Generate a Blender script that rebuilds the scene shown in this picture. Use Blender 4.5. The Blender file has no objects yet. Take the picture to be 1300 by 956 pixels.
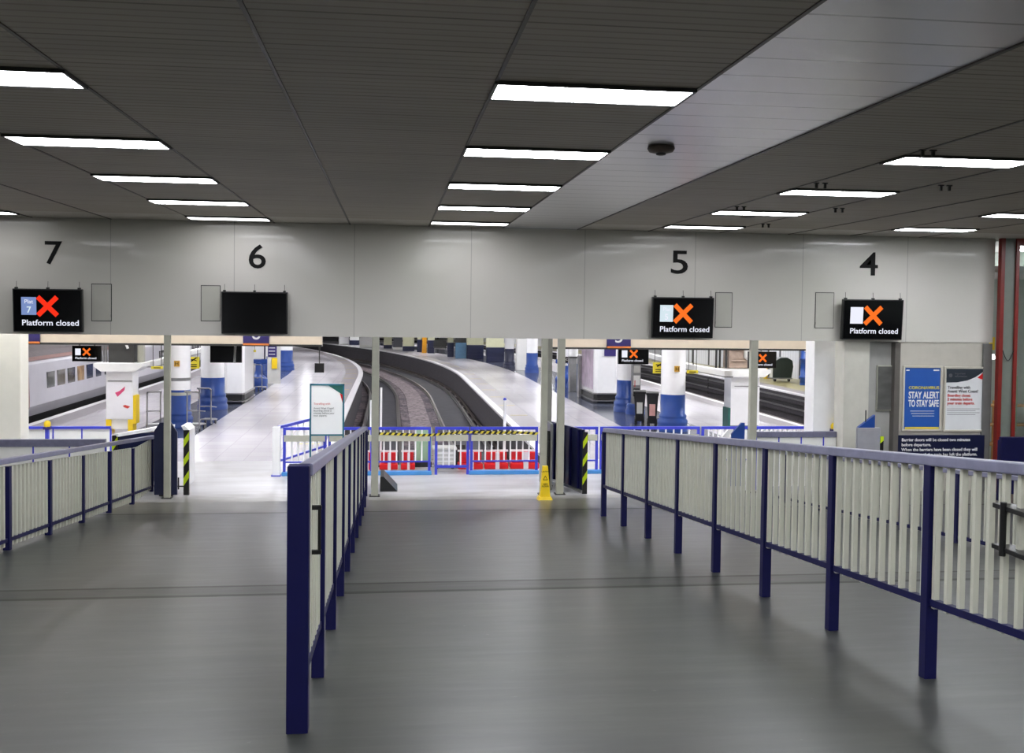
import bpy, math, random
from mathutils import Vector, Matrix
random.seed(4)
C = bpy.context.scene.collection
SC = bpy.context.scene
PI = math.pi
CZ = 3.2                      # eye height above the platforms; platform level is z = 0
F = 1264.0
YAW, PITCH, ROLL = .1213, -.0325, .0126
S = .1025                     # fall of the ramp

# ------------------------------------------------------------------ camera
fw = Vector((math.sin(YAW)*math.cos(PITCH), math.cos(YAW)*math.cos(PITCH), math.sin(PITCH)))
r0 = Vector((math.cos(YAW), -math.sin(YAW), 0)); u0 = r0.cross(fw)
rt = math.cos(ROLL)*r0 + math.sin(ROLL)*u0
up = -math.sin(ROLL)*r0 + math.cos(ROLL)*u0
cam = bpy.data.cameras.new('camera'); co = bpy.data.objects.new('camera', cam); C.objects.link(co)
m = Matrix.Identity(4)
for i in range(3):
    m[i][0] = rt[i]; m[i][1] = up[i]; m[i][2] = -fw[i]
m[0][3], m[1][3], m[2][3] = 0, 0, CZ
co.matrix_world = m
cam.sensor_fit = 'HORIZONTAL'; cam.sensor_width = 36; cam.lens = 36*F/1300
cam.shift_y = -(478-433.5)/1300
cam.clip_start = .05; cam.clip_end = 600
SC.camera = co

def ray(x, y): return fw + rt*((x-650)/F) - up*((y-433.5)/F)
def atZ(x, y, z): d = ray(x, y); p = d*((z-CZ)/d.z); return Vector((p.x, p.y, z))
def atY(x, y, Y): d = ray(x, y); p = d*(Y/d.y); return Vector((p.x, p.y, p.z+CZ))
def atX(x, y, X): d = ray(x, y); p = d*(X/d.x); return Vector((p.x, p.y, p.z+CZ))
def ramp(y): return max(0.0, CZ-1.5-S*y) if y < 16.6 else 0.0

# ------------------------------------------------------------------ materials
def lin(c):
    c /= 255.0
    return c/12.92 if c <= .04045 else ((c+.055)/1.055)**2.4
def L3(r, g, b): return (lin(r), lin(g), lin(b), 1)
def mat(name, rgb, rough=.5, metal=0, var=.08, scale=6, bump=0, bscale=40, coat=0, emis=None, es=0, stretch=(1,1,1), alpha=None, spec=.5):
    m = bpy.data.materials.new(name); m.use_nodes = True
    nt = m.node_tree; b = nt.nodes['Principled BSDF']
    col = L3(*rgb)
    b.inputs['Roughness'].default_value = rough; b.inputs['Metallic'].default_value = metal
    b.inputs['Specular IOR Level'].default_value = spec
    b.inputs['Coat Weight'].default_value = coat
    b.inputs['Base Color'].default_value = col
    tc = nt.nodes.new('ShaderNodeTexCoord'); mp = nt.nodes.new('ShaderNodeMapping')
    mp.inputs['Scale'].default_value = stretch
    nt.links.new(tc.outputs['Object'], mp.inputs['Vector'])
    if var:
        n = nt.nodes.new('ShaderNodeTexNoise'); n.inputs['Scale'].default_value = scale; n.inputs['Detail'].default_value = 5
        nt.links.new(mp.outputs[0], n.inputs['Vector'])
        r = nt.nodes.new('ShaderNodeValToRGB')
        r.color_ramp.elements[0].position = .3; r.color_ramp.elements[1].position = .7
        r.color_ramp.elements[0].color = tuple(c*(1-var) for c in col[:3])+(1,)
        r.color_ramp.elements[1].color = tuple(min(1, c*(1+var)) for c in col[:3])+(1,)
        nt.links.new(n.outputs['Fac'], r.inputs['Fac']); nt.links.new(r.outputs[0], b.inputs['Base Color'])
    if bump:
        n2 = nt.nodes.new('ShaderNodeTexNoise'); n2.inputs['Scale'].default_value = bscale; n2.inputs['Detail'].default_value = 3
        nt.links.new(mp.outputs[0], n2.inputs['Vector'])
        bp = nt.nodes.new('ShaderNodeBump'); bp.inputs['Strength'].default_value = bump; bp.inputs['Distance'].default_value = .02
        nt.links.new(n2.outputs['Fac'], bp.inputs['Height']); nt.links.new(bp.outputs[0], b.inputs['Normal'])
    if emis:
        b.inputs['Emission Color'].default_value = L3(*emis); b.inputs['Emission Strength'].default_value = es
    if alpha is not None:
        b.inputs['Transmission Weight'].default_value = alpha
    return m

NAVY = mat('navy_paint', (9, 10, 60), .5, var=.1, spec=.25)
RAILG = mat('worn_handrail_with_sheen', (112, 112, 134), .32, var=.12, scale=12)  # worn grey-blue, with the reflected sheen on the rails put into the colour
CREAMP = mat('cream_picket_paint', (178, 178, 164), .4, var=.05)
BLUE = mat('bright_blue_paint', (58, 66, 190), .35, var=.05)
CYAN = mat('light_blue_base_paint', (70, 140, 205), .4, var=.08)
COLB = mat('column_blue_paint', (30, 68, 142), .28, var=.06)
DNAVY = mat('dark_navy_paint', (24, 30, 62), .3, var=.1)
WHITE = mat('white_paint', (232, 232, 228), .35, var=.03)
BRW = mat('bright_white_gloss', (242, 242, 242), .2, var=.02)
POSTG = mat('post_grey_green', (168, 168, 154), .4, var=.06)
STEEL = mat('steel', (150, 150, 150), .3, metal=.8, var=.1)
GREYB = mat('weathered_board', (176, 176, 162), .5, var=.1, scale=5)
BLACK = mat('black_plastic', (14, 14, 15), .35, var=.05)
SCR = mat('screen_glass', (4, 4, 6), .12, var=0)
DARK = mat('dark_metal', (46, 46, 44), .45, var=.15)
YEL = mat('yellow_plastic', (235, 200, 20), .4, var=.04)
HAZY = mat('sign_yellow', (222, 205, 50), .45, var=.04)
LIME = mat('lime_reflective', (190, 215, 20), .4, var=.04)
RED = mat('red_plastic', (215, 25, 30), .4, var=.08)
PINKW = mat('white_plastic', (220, 210, 210), .4, var=.05)
RFRAME = mat('red_frame_paint', (120, 32, 26), .35, var=.1)
CREAMB = mat('cream_fascia', (240, 224, 200), .45, var=.03)
PURP = mat('purple_sign', (48, 38, 104), .35, var=.02)
ORNG = mat('orange_line', (225, 130, 60), .4, var=.02)
INK = mat('black_lettering', (12, 12, 13), .6, var=0, spec=.2)
INKW = mat('white_lettering', (235, 235, 235), .5, var=0)
INKR = mat('red_lettering', (200, 60, 50), .5, var=0)
INKG = mat('grey_lettering', (90, 90, 95), .5, var=0)
INKY = mat('yellow_lettering', (220, 205, 60), .5, var=0)
SBLUE = mat('poster_blue', (40, 88, 170), .35, var=.03)
SWHITE = mat('poster_white', (222, 224, 226), .35, var=.02)
SDARK = mat('poster_charcoal', (38, 46, 56), .35, var=.02)
SNAVY = mat('notice_navy', (18, 24, 56), .35, var=.03)
TEAL = mat('teal_frame', (36, 104, 124), .4, var=.05)
PINK = mat('map_pink', (200, 70, 110), .5, var=.02)
GLASSD = mat('window_dark_glass', (36, 38, 40), .08, var=.1)
TRAIN = mat('train_grey_paint', (186, 184, 190), .3, var=.04, scale=2)
TRROOF = mat('train_roof_paint', (120, 112, 114), .5, var=.08)
TRED = mat('train_rust_band', (150, 118, 112), .5, var=.08)
TNOSE = mat('train_nose_paint', (178, 190, 184), .25, var=.04)
RAILM = mat('steel_rail', (140, 136, 134), .3, metal=.7, var=.1)
SLEEP = mat('sleeper_timber', (70, 66, 72), .8, var=.2)
PINKSTONE = mat('rust_stone', (150, 132, 118), .8, var=.15, scale=8)
GREENP = mat('pale_green_panel', (150, 180, 150), .4, var=.05)
GREEND = mat('dark_green_panel', (30, 92, 84), .4, var=.05)
DGREEN = mat('dark_green_plastic', (30, 42, 38), .4, var=.1)
LEVER = mat('tape_yellow', (205, 190, 60), .5, var=.04)
BOXG = mat('light_grey_box', (200, 200, 194), .5, var=.05)
TAN = mat('tan_wood', (190, 150, 95), .5, var=.1)
SHOPG = mat('grey_green_film', (112, 118, 110), .35, var=.06)
def emit(name, rgb, s):
    m = bpy.data.materials.new(name); m.use_nodes = True; nt = m.node_tree
    nt.nodes.remove(nt.nodes['Principled BSDF'])
    e = nt.nodes.new('ShaderNodeEmission'); e.inputs[0].default_value = L3(*rgb); e.inputs[1].default_value = s
    nt.links.new(e.outputs[0], nt.nodes['Material Output'].inputs[0]); return m
LAMP = emit('ceiling_lamp_light', (248, 250, 255), 36)
LAMPD = emit('dim_ceiling_lamp_light', (250, 250, 252), 9)
HLAMP = emit('platform_lamp_light', (250, 250, 255), 44)
EX_R = emit('screen_red', (255, 52, 28), 1.0)
EX_O = emit('screen_orange', (255, 118, 40), 1.0)
E_W = emit('screen_white', (240, 242, 255), 1.0)
E_PB = emit('screen_pale_blue', (215, 232, 240), 1.0)
E_B = emit('screen_blue', (130, 152, 205), .9)
GLASS = mat('clear_glass', (240, 245, 245), .02, var=0, alpha=1.0)

def node_mat(name, fn, rough=.5, spec=.5):
    m = bpy.data.materials.new(name); m.use_nodes = True; nt = m.node_tree
    b = nt.nodes['Principled BSDF']; b.inputs['Roughness'].default_value = rough; b.inputs['Specular IOR Level'].default_value = spec
    tc = nt.nodes.new('ShaderNodeTexCoord')
    fn(nt, b, tc); return m
def N(nt, t, **k):
    n = nt.nodes.new(t)
    for a, v in k.items(): setattr(n, a, v)
    return n
def mth(nt, op, a, b=None, c=None):
    n = nt.nodes.new('ShaderNodeMath'); n.operation = op
    for i, v in enumerate((a, b, c)):
        if v is None: continue
        if isinstance(v, (int, float)): n.inputs[i].default_value = v
        else: nt.links.new(v, n.inputs[i])
    return n.outputs[0]
def mixc(nt, fac, a, b):
    n = nt.nodes.new('ShaderNodeMix'); n.data_type = 'RGBA'
    if isinstance(fac, (int, float)): n.inputs['Factor'].default_value = fac
    else: nt.links.new(fac, n.inputs['Factor'])
    for k, v in (('A', a), ('B', b)):
        i = [s for s in n.inputs if s.name == k and s.type == 'RGBA'][0]
        if isinstance(v, tuple): i.default_value = v
        else: nt.links.new(v, i)
    return [o for o in n.outputs if o.type == 'RGBA'][0]
def noise(nt, vec, scale, detail=5, stretch=None, rough=.55):
    if stretch:
        mp = nt.nodes.new('ShaderNodeMapping'); mp.inputs['Scale'].default_value = stretch
        nt.links.new(vec, mp.inputs['Vector']); vec = mp.outputs[0]
    n = nt.nodes.new('ShaderNodeTexNoise'); n.inputs['Scale'].default_value = scale; n.inputs['Detail'].default_value = detail
    n.inputs['Roughness'].default_value = rough
    nt.links.new(vec, n.inputs['Vector']); return n.outputs['Fac']
def bump(nt, b, h, st, dist=.01):
    bp = nt.nodes.new('ShaderNodeBump'); bp.inputs['Strength'].default_value = st; bp.inputs['Distance'].default_value = dist
    nt.links.new(h, bp.inputs['Height']); nt.links.new(bp.outputs[0], b.inputs['Normal'])
def sepxyz(nt, tc):
    s = nt.nodes.new('ShaderNodeSeparateXYZ'); nt.links.new(tc.outputs['Object'], s.inputs[0]); return s.outputs
def lines(nt, v, pitch, w, off=0.0):      # 1 on a line of width w every pitch
    a = mth(nt, 'ADD', v, off); a = mth(nt, 'DIVIDE', a, pitch); a = mth(nt, 'FRACT', a)
    return mth(nt, 'LESS_THAN', a, w/pitch)
def smooth(nt, v, lo, hi):
    n = nt.nodes.new('ShaderNodeMapRange'); n.interpolation_type = 'SMOOTHSTEP'
    nt.links.new(v, n.inputs[0]); n.inputs[1].default_value = lo; n.inputs[2].default_value = hi; return n.outputs[0]

def f_ramp(nt, b, tc):
    x, y, z = sepxyz(nt, tc)
    n1 = noise(nt, tc.outputs['Object'], 1.6, 8, (.4, 3.4, 1), .7)
    n2 = noise(nt, tc.outputs['Object'], 5.0, 7, (.5, 2.2, 1), .65)
    n3 = noise(nt, tc.outputs['Object'], .5, 3)
    c = mixc(nt, smooth(nt, n1, .3, .7), L3(16, 17, 12), L3(56, 57, 49))
    c = mixc(nt, mth(nt, 'MULTIPLY', smooth(nt, n2, .42, .62), .45), c, L3(54, 54, 47))
    c = mixc(nt, mth(nt, 'MULTIPLY', smooth(nt, n3, .5, .65), .35), c, L3(46, 45, 41))
    c = mixc(nt, mth(nt, 'MULTIPLY', smooth(nt, y, 14.6, 15.0), .6), c, L3(104, 100, 86))
    msk = None
    for y0, w, k in ((8.6, .035, .55), (8.18, .045, .6), (8.39, .17, .25), (14.72, .04, .6), (3.1, .05, .6)):
        d = mth(nt, 'ABSOLUTE', mth(nt, 'SUBTRACT', y, y0))
        wob = mth(nt, 'MULTIPLY', noise(nt, tc.outputs['Object'], 3, 4), .04)
        d = mth(nt, 'SUBTRACT', d, mth(nt, 'SUBTRACT', wob, .02))
        f_ = mth(nt, 'MULTIPLY', mth(nt, 'LESS_THAN', d, w), k); msk = f_ if msk is None else mth(nt, 'MAXIMUM', msk, f_)
        c = mixc(nt, f_, c, L3(26, 25, 23))
    nt.links.new(mth(nt, 'MULTIPLY', mth(nt, 'SUBTRACT', 1.0, msk), .25), b.inputs['Specular IOR Level'])
    sp = smooth(nt, noise(nt, tc.outputs['Object'], 14, 2), .74, .78)
    c = mixc(nt, mth(nt, 'MULTIPLY', sp, .35), c, L3(110, 108, 102))
    nt.links.new(c, b.inputs['Base Color'])
    nt.links.new(mth(nt, 'ADD', mth(nt, 'MULTIPLY', n2, .2), .36), b.inputs['Roughness'])
    nt.links.new(mth(nt, 'MULTIPLY', mth(nt, 'SUBTRACT', 1.0, msk), .5), b.inputs['Coat Weight']); b.inputs['Coat IOR'].default_value = 1.7; b.inputs['Coat Roughness'].default_value = .28; b.inputs['Coat Tint'].default_value = (.9,.94,1,1)
    bump(nt, b, n1, .08, .004)
FLOOR = node_mat('ramp_screed', f_ramp, .45, .85)
def f_land(nt, b, tc):
    n1 = noise(nt, tc.outputs['Object'], 1.2, 6, (.4, 2, 1)); n3 = noise(nt, tc.outputs['Object'], .8, 4)
    c = mixc(nt, smooth(nt, n1, .3, .7), L3(178, 177, 178), L3(198, 198, 200))
    c = mixc(nt, mth(nt, 'MULTIPLY', smooth(nt, n3, .5, .7), .4), c, L3(156, 152, 146))
    x, y, z = sepxyz(nt, tc)
    edge = mth(nt, 'ADD', y, mth(nt, 'MULTIPLY', noise(nt, tc.outputs['Object'], .9, 6, (.6, 1.5, 1)), 1.6))
    dirt = mth(nt, 'SUBTRACT', 1.0, smooth(nt, edge, 17.45, 18.05))
    c = mixc(nt, mth(nt, 'MULTIPLY', dirt, .75), c, L3(92, 88, 76))
    nt.links.new(c, b.inputs['Base Color']); bump(nt, b, n1, .15, .005)
LAND = node_mat('landing_screed', f_land, .35, .5)
def f_ceil(nt, b, tc):
    x, y, z = sepxyz(nt, tc)
    rib = lines(nt, y, .1017, .022)
    cell = lines(nt, y, .61, .02, .1)
    n1 = noise(nt, tc.outputs['Object'], 2, 4, (.2, 3, 1)); n2 = noise(nt, tc.outputs['Object'], .6, 2)
    c = mixc(nt, n1, L3(148, 141, 128), L3(172, 164, 151))
    c = mixc(nt, mth(nt, 'MULTIPLY', smooth(nt, n2, .4, .7), .25), c, L3(132, 130, 118))
    c = mixc(nt, mth(nt, 'MULTIPLY', rib, .35), c, L3(72, 68, 62))
    c = mixc(nt, mth(nt, 'MULTIPLY', cell, .4), c, L3(60, 56, 52))
    nt.links.new(c, b.inputs['Base Color'])
CEIL = node_mat('ribbed_ceiling_tile', f_ceil, .6, .3)
def f_plank(nt, b, tc):
    x, y, z = sepxyz(nt, tc)
    n1 = noise(nt, tc.outputs['Object'], 1.5, 3, (.4, 2, 1))
    c = mixc(nt, n1, L3(196, 194, 198), L3(212, 210, 212))
    c = mixc(nt, lines(nt, y, .404, .022, -.01), c, L3(70, 68, 70))
    nt.links.new(c, b.inputs['Base Color']); b.inputs['Coat Weight'].default_value = 1; b.inputs['Coat Roughness'].default_value = .28; b.inputs['Coat IOR'].default_value = 2.0
PLANK = node_mat('white_ceiling_plank', f_plank, .32, .8)
def f_wall(nt, b, tc):
    x, y, z = sepxyz(nt, tc)
    n0 = noise(nt, tc.outputs['Object'], .5, 2)
    c = mixc(nt, n0, L3(198, 198, 186), L3(210, 205, 202))
    c = mixc(nt, mth(nt, 'MULTIPLY', lines(nt, x, 1.96, .012, .62), .45), c, L3(110, 110, 106))
    nt.links.new(c, b.inputs['Base Color'])
    b.inputs['Coat Weight'].default_value = .3; b.inputs['Coat Roughness'].default_value = .06
    n2 = noise(nt, tc.outputs['Object'], 1.6, 1.5, (1, 1, 1.2)); bump(nt, b, n2, .35, .03)
WALL = node_mat('glossy_cream_wall_panel', f_wall, .3, .5)
def f_tile(nt, b, tc):
    br = nt.nodes.new('ShaderNodeTexBrick'); nt.links.new(tc.outputs['Object'], br.inputs['Vector'])
    br.inputs['Scale'].default_value = 1; br.inputs['Brick Width'].default_value = .6; br.inputs['Row Height'].default_value = .6
    br.inputs['Mortar Size'].default_value = .008; br.offset = 0
    br.inputs['Color1'].default_value = L3(196, 192, 198); br.inputs['Color2'].default_value = L3(206, 202, 206)
    br.inputs['Mortar'].default_value = L3(176, 172, 178)
    nt.links.new(br.outputs[0], b.inputs['Base Color'])
TILE = node_mat('pale_terrazzo_tile', f_tile, .22, .5)
def f_tiled(nt, b, tc):
    n1 = noise(nt, tc.outputs['Object'], 3, 4)
    nt.links.new(mixc(nt, n1, L3(62, 68, 88), L3(86, 90, 106)), b.inputs['Base Color'])
TILED = node_mat('slate_blue_tile', f_tiled, .14, .6)
def f_ball(nt, b, tc):
    v = nt.nodes.new('ShaderNodeTexVoronoi'); v.inputs['Scale'].default_value = 9; nt.links.new(tc.outputs['Object'], v.inputs['Vector'])
    n1 = noise(nt, tc.outputs['Object'], .6, 4)
    c = mixc(nt, v.outputs['Color'], L3(72, 66, 70), L3(150, 138, 142))
    c = mixc(nt, mth(nt, 'MULTIPLY', smooth(nt, n1, .45, .6), .55), c, L3(62, 62, 72))
    nt.links.new(c, b.inputs['Base Color']); bump(nt, b, v.outputs['Distance'], .8, .04)
BALL = node_mat('track_ballast', f_ball, .8, .2)
EDGEG = mat('platform_grey_strip', (140, 134, 138), .4, var=.05)
EDGEW = mat('platform_edge_white', (232, 230, 232), .4, var=.04)
BRICKD = mat('dark_brick', (74, 71, 75), .8, var=.25, scale=9)  # dark brick, its colour deepened for the shade along the far bend
def f_panelw(nt, b, tc):
    x, y, z = sepxyz(nt, tc)
    g = lines(nt, y, 2.4, .22); c = mixc(nt, g, L3(214, 216, 222), L3(60, 62, 66))
    c = mixc(nt, mth(nt, 'MULTIPLY', lines(nt, y, .3, .04), .4), c, L3(120, 122, 130))
    nt.links.new(c, b.inputs['Base Color'])
PANW = node_mat('white_ribbed_cladding', f_panelw, .4)
CREAMW = mat('cream_green_wall', (206, 206, 172), .5, var=.05)
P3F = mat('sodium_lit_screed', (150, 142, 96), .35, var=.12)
SHOPW = mat('shop_interior_wall', (178, 186, 178), .5, var=.05)

# ------------------------------------------------------------------ mesh building
class MB:
    def __init__(s): s.v = []; s.f = []; s.sm = []
    def add(s, vs, fs, smooth=False):
        o = len(s.v); s.v += [tuple(v) for v in vs]
        for f in fs: s.f.append(tuple(i+o for i in f)); s.sm.append(smooth)
        return s
    def box(s, x0, x1, y0, y1, z0, z1):
        return s.add([(x0,y0,z0),(x1,y0,z0),(x1,y1,z0),(x0,y1,z0),(x0,y0,z1),(x1,y0,z1),(x1,y1,z1),(x0,y1,z1)],
                     [(3,2,1,0),(4,5,6,7),(0,1,5,4),(1,2,6,5),(2,3,7,6),(3,0,4,7)])
    def beam(s, p, q, w, h):           # bar from p to q: w wide (horizontal), h tall (vertical), p and q on its top centre line
        p, q = Vector(p), Vector(q); d = Vector((q.x-p.x, q.y-p.y, 0)).normalized(); n = Vector((-d.y, d.x, 0))*(w/2)
        vs = []
        for c in (p, q):
            vs += [c-n-Vector((0,0,h)), c+n-Vector((0,0,h)), c+n, c-n]
        return s.add(vs, [(0,1,2,3),(7,6,5,4),(0,4,5,1),(1,5,6,2),(2,6,7,3),(3,7,4,0)])
    def obox(s, p, q, w, z0, z1):      # upright slab along the ground line p-q, w thick
        p, q = Vector((p[0],p[1],0)), Vector((q[0],q[1],0)); d = (q-p).normalized(); n = Vector((-d.y, d.x, 0))*(w/2)
        a = [p-n, q-n, q+n, p+n]
        return s.add([v+Vector((0,0,z0)) for v in a]+[v+Vector((0,0,z1)) for v in a],
                     [(3,2,1,0),(4,5,6,7),(0,1,5,4),(1,2,6,5),(2,3,7,6),(3,0,4,7)])
    def tube(s, p, q, r, r2=None, n=12, cap=True):
        p, q = Vector(p), Vector(q); r2 = r if r2 is None else r2
        d = (q-p).normalized(); a = d.orthogonal().normalized(); b = d.cross(a)
        vs = [c+(a*math.cos(2*PI*i/n)+b*math.sin(2*PI*i/n))*rr for c, rr in ((p, r), (q, r2)) for i in range(n)]
        s.add(vs, [(i, (i+1) % n, n+(i+1) % n, n+i) for i in range(n)], True)
        if cap: s.add(vs, [tuple(range(n-1, -1, -1)), tuple(range(n, 2*n))])
        return s
    def lathe(s, prof, cx=0, cy=0, n=28):
        vs = [(cx+r*math.cos(2*PI*i/n), cy+r*math.sin(2*PI*i/n), z) for r, z in prof for i in range(n)]
        fs = [(k*n+i, k*n+(i+1) % n, (k+1)*n+(i+1) % n, (k+1)*n+i) for k in range(len(prof)-1) for i in range(n)]
        s.add(vs, fs, True)
        s.add([vs[i] for i in range(n)], [tuple(range(n-1,-1,-1))]); s.add(vs[-n:], [tuple(range(n))])
        return s
    def prism(s, poly, axis, a, b):    # polygon extruded along axis from a to b
        def P(u, v, t): return {'x': (t, u, v), 'y': (u, t, v), 'z': (u, v, t)}[axis]
        n = len(poly)
        return s.add([P(u, v, a) for u, v in poly]+[P(u, v, b) for u, v in poly],
                     [tuple(range(n-1,-1,-1)), tuple(range(n, 2*n))]+[(i, (i+1) % n, n+(i+1) % n, n+i) for i in range(n)])
    def build(s, name, m, parent=None, bevel=0):
        me = bpy.data.meshes.new(name); me.from_pydata(s.v, [], s.f); me.update()
        me.polygons.foreach_set('use_smooth', s.sm)
        me.materials.append(m)
        import bmesh
        bm = bmesh.new(); bm.from_mesh(me); bmesh.ops.recalc_face_normals(bm, faces=bm.faces); bm.to_mesh(me); bm.free()
        o = bpy.data.objects.new(name, me); C.objects.link(o)
        if parent: o.parent = parent
        if bevel:
            md = o.modifiers.new('bevel', 'BEVEL'); md.width = bevel; md.segments = 2; md.limit_method = 'ANGLE'
        return o
def thing(name, label, cat, loc=(0,0,0), rz=0, group=None):
    o = bpy.data.objects.new(name, None); C.objects.link(o); o.empty_display_size = .2
    o.location = loc; o.rotation_euler = (0,0,rz); o['label'] = label; o['category'] = cat
    if group: o['group'] = group
    return o
def tag(o, label, cat, group=None, kind=None):
    o['label'] = label; o['category'] = cat
    if group: o['group'] = group
    if kind: o['kind'] = kind
    return o
def struct(name, mb, m): o = mb.build(name, m); o['kind'] = 'structure'; return o
def kids(o): return [c for c in bpy.data.objects if c.parent == o]
def copy_tree(o, parent=None):
    c = o.copy(); C.objects.link(c); c.parent = parent
    for ch in KID.get(o.name) or kids(o): copy_tree(ch, c)
    return c
KID = {}
def dup(o, loc, rz=0, label=None, group=None):
    c = copy_tree(o); c.location = loc; c.rotation_euler = (0,0,rz)
    if label: c['label'] = label
    if group: c['group'] = group
    return c
def text(name, body, size, loc, m, parent=None, rot=(PI/2,0,0), align='CENTER', ext=.003, bold=0, sx=1.0, space=1.0):
    cu = bpy.data.curves.new('tmp', 'FONT'); cu.body = body; cu.size = size; cu.align_x = align; cu.extrude = ext
    cu.offset = bold; cu.space_line = space; cu.resolution_u = 4
    t = bpy.data.objects.new('tmp', cu); C.objects.link(t)
    dg = bpy.context.evaluated_depsgraph_get(); me = bpy.data.meshes.new_from_object(t.evaluated_get(dg))
    bpy.data.objects.remove(t); bpy.data.curves.remove(cu)
    me.materials.clear(); me.materials.append(m)
    o = bpy.data.objects.new(name, me); C.objects.link(o)
    o.location = loc; o.rotation_euler = rot; o.scale = (sx,1,1)
    if parent: o.parent = parent
    return o

# ------------------------------------------------------------------ curve of the tracks
def A(X, s, z=0.0):
    if s <= 46: return Vector((X, s, z))
    t = (s-46)/100.0
    return Vector((-100+(100+X)*math.cos(t), 46+(100+X)*math.sin(t), z))
def strip(mb, X0, X1, s0, s1, z0, z1, step=2.0):      # solid strip between two lateral offsets
    n = max(1, int(math.ceil((s1-s0)/step))) if s1 > 46 else 1
    if s0 < 46 < s1: ss = [s0]+[46+(s1-46)*i/n for i in range(n+1)]
    else: ss = [s0+(s1-s0)*i/n for i in range(n+1)]
    vs = []
    for q in ss: vs += [A(X0,q,z0), A(X1,q,z0), A(X1,q,z1), A(X0,q,z1)]
    fs = []
    for k in range(len(ss)-1):
        a = 4*k; b = a+4
        fs += [(a,b,b+1,a+1),(a+1,b+1,b+2,a+2),(a+2,b+2,b+3,a+3),(a+3,b+3,b,a)]
    e = 4*(len(ss)-1); fs += [(0,1,2,3),(e+3,e+2,e+1,e)]
    return mb.add(vs, fs)

# ================================================================== SETTING
W = 16.9
CEILZ = CZ+1.38
# ramp
mb = MB(); ys = [-9, 16.585]
mb.add([(-20,-9,ramp(-9)),(16,-9,ramp(-9)),(16,16.585,0),(-20,16.585,0),(-20,-9,-1.3),(16,-9,-1.3),(16,16.585,-1.3),(-20,16.585,-1.3)],
       [(0,1,2,3),(7,6,5,4),(0,4,5,1),(1,5,6,2),(2,6,7,3),(3,7,4,0)])
struct('floor', mb, FLOOR)
struct('floor_landing', MB().box(-20, 20, 16.585, 20.3, -1.3, 0).box(-9.5,-1.28,20.3,20.95,-1.3,0).box(3.3,11.7,20.3,20.95,-1.3,0), LAND)
SE = 135
# platform islands: surface strips
def island(nm, x0, x1, dark, edges=(1,1)):
    struct('floor_'+nm, strip(MB(), x0+.05, x1-.05, 20.95, SE, -1.3, -.02), BRICKD)
    a, b = (x0+.22, x1-.22); g0, g1 = x0+.85, x1-.85
    if dark:
        d0, d1 = dark
        struct('floor_'+nm+'_tiles', strip(strip(MB(), g0, d0, 20.95, SE, -.02, 0), d1, g1, 20.95, SE, -.02, 0).box(d0, d1, 20.95, 24.6, -.02, 0), TILE)
        struct('floor_'+nm+'_slate_band', strip(MB(), d0, d1, 24.6, SE, -.02, 0), TILED)
    else:
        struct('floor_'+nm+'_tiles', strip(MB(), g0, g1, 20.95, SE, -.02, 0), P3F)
    struct('trim_'+nm+'_grey', strip(strip(MB(), a, g0, 20.95, SE, -.02, 0), g1, b, 20.95, SE, -.02, 0), EDGEG)
    struct('trim_'+nm+'_edge', strip(strip(MB(), x0, a, 20.95, SE, -.06, .003), b, x1, 20.95, SE, -.06, .003), EDGEW)
island('platform_left', -9.5, -1.28, (-6.4, -4.75))
island('platform_right', 3.3, 11.7, (6.35, 8.5))
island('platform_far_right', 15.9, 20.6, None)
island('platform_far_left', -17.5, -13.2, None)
struct('floor_track_bed', strip(MB(), -20, 22, 20.3, SE, -1.4, -1.125), BALL)
struct('wall_far_right', strip(MB(), 19.5, 19.9, 20.3, SE, 0, 4.0), PANW)
struct('wall_far_left', strip(MB(), -17.2, -16.8, 20.3, SE, 0, 4.0), PANW)
e0, e1 = A(-20, SE), A(22, SE)
struct('wall_far_end', MB().obox(e0, e1, .3, -1.3, 4.0), CREAMW)
struct('ceiling_platforms', strip(MB(), -20, 22, 17.05, SE, 3.98, 4.1), WHITE)
# concourse shell
struct('wall_left', MB().box(-20.2, -20, -9, 17, -1.3, CEILZ), WALL)
struct('wall_right', MB().box(16, 16.2, -9, 17, -1.3, CEILZ), SHOPW)
struct('wall_back', MB().box(-20, 16, -9.2, -9, 1, CEILZ), WALL)
# header wall above the barrier line
struct('wall_front', MB().box(-20, 10.86, W, W+.16, CZ-.5, CEILZ), WALL)
struct('wall_front_panel', MB().box(9.06, 10.75, W+.02, W+.12, 0, CZ-.5), mat('cream_lower_panel', (186, 182, 172), .4, var=.04))
struct('trim_1', MB().box(8.98, 9.08, W-.03, W+.12, 0, CZ-.52), mat('trim_bronze', (96, 92, 88), .4))
struct('trim_2', MB().box(10.68, 10.84, W-.03, W+.14, 0, CZ-.52), mat('grey_trim', (110, 110, 108), .4))
# ceiling: dark ribbed part, white plank band, pale end strip
bands = [(-20, 1.88), (3.17, 16)]
mb = MB()
for a, b in bands: mb.box(a, b, -9, 15.75, CEILZ, CEILZ+.08)
struct('ceiling', mb, CEIL)
struct('ceiling_white_band', MB().box(1.88, 3.17, -9, W, CEILZ+.005, CEILZ+.08), PLANK)
mb = MB()
for a, b in bands: mb.box(a, b, 15.75, W+.2, CEILZ+.002, CEILZ+.08)
mb.box(10.86, 16, W, 17.2, CEILZ, CEILZ+.08)
struct('ceiling_end_strip', mb, mat('pale_ceiling_tile', (168, 164, 156), .5, var=.05))
mb = MB()
for x in (-12.2,-10.9,-9.7,-8.4,-7.1,-5.75,-4.53,-3.17,-1.93,-.69,.625,1.88,3.17,4.42,5.7,6.95,8.1,9.4):
    mb.box(x-.012, x+.012, -9, W, CEILZ-.006, CEILZ+.01)
struct('trim_3', mb, mat('ceiling_tee_bar', (74, 70, 64), .5))
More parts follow.
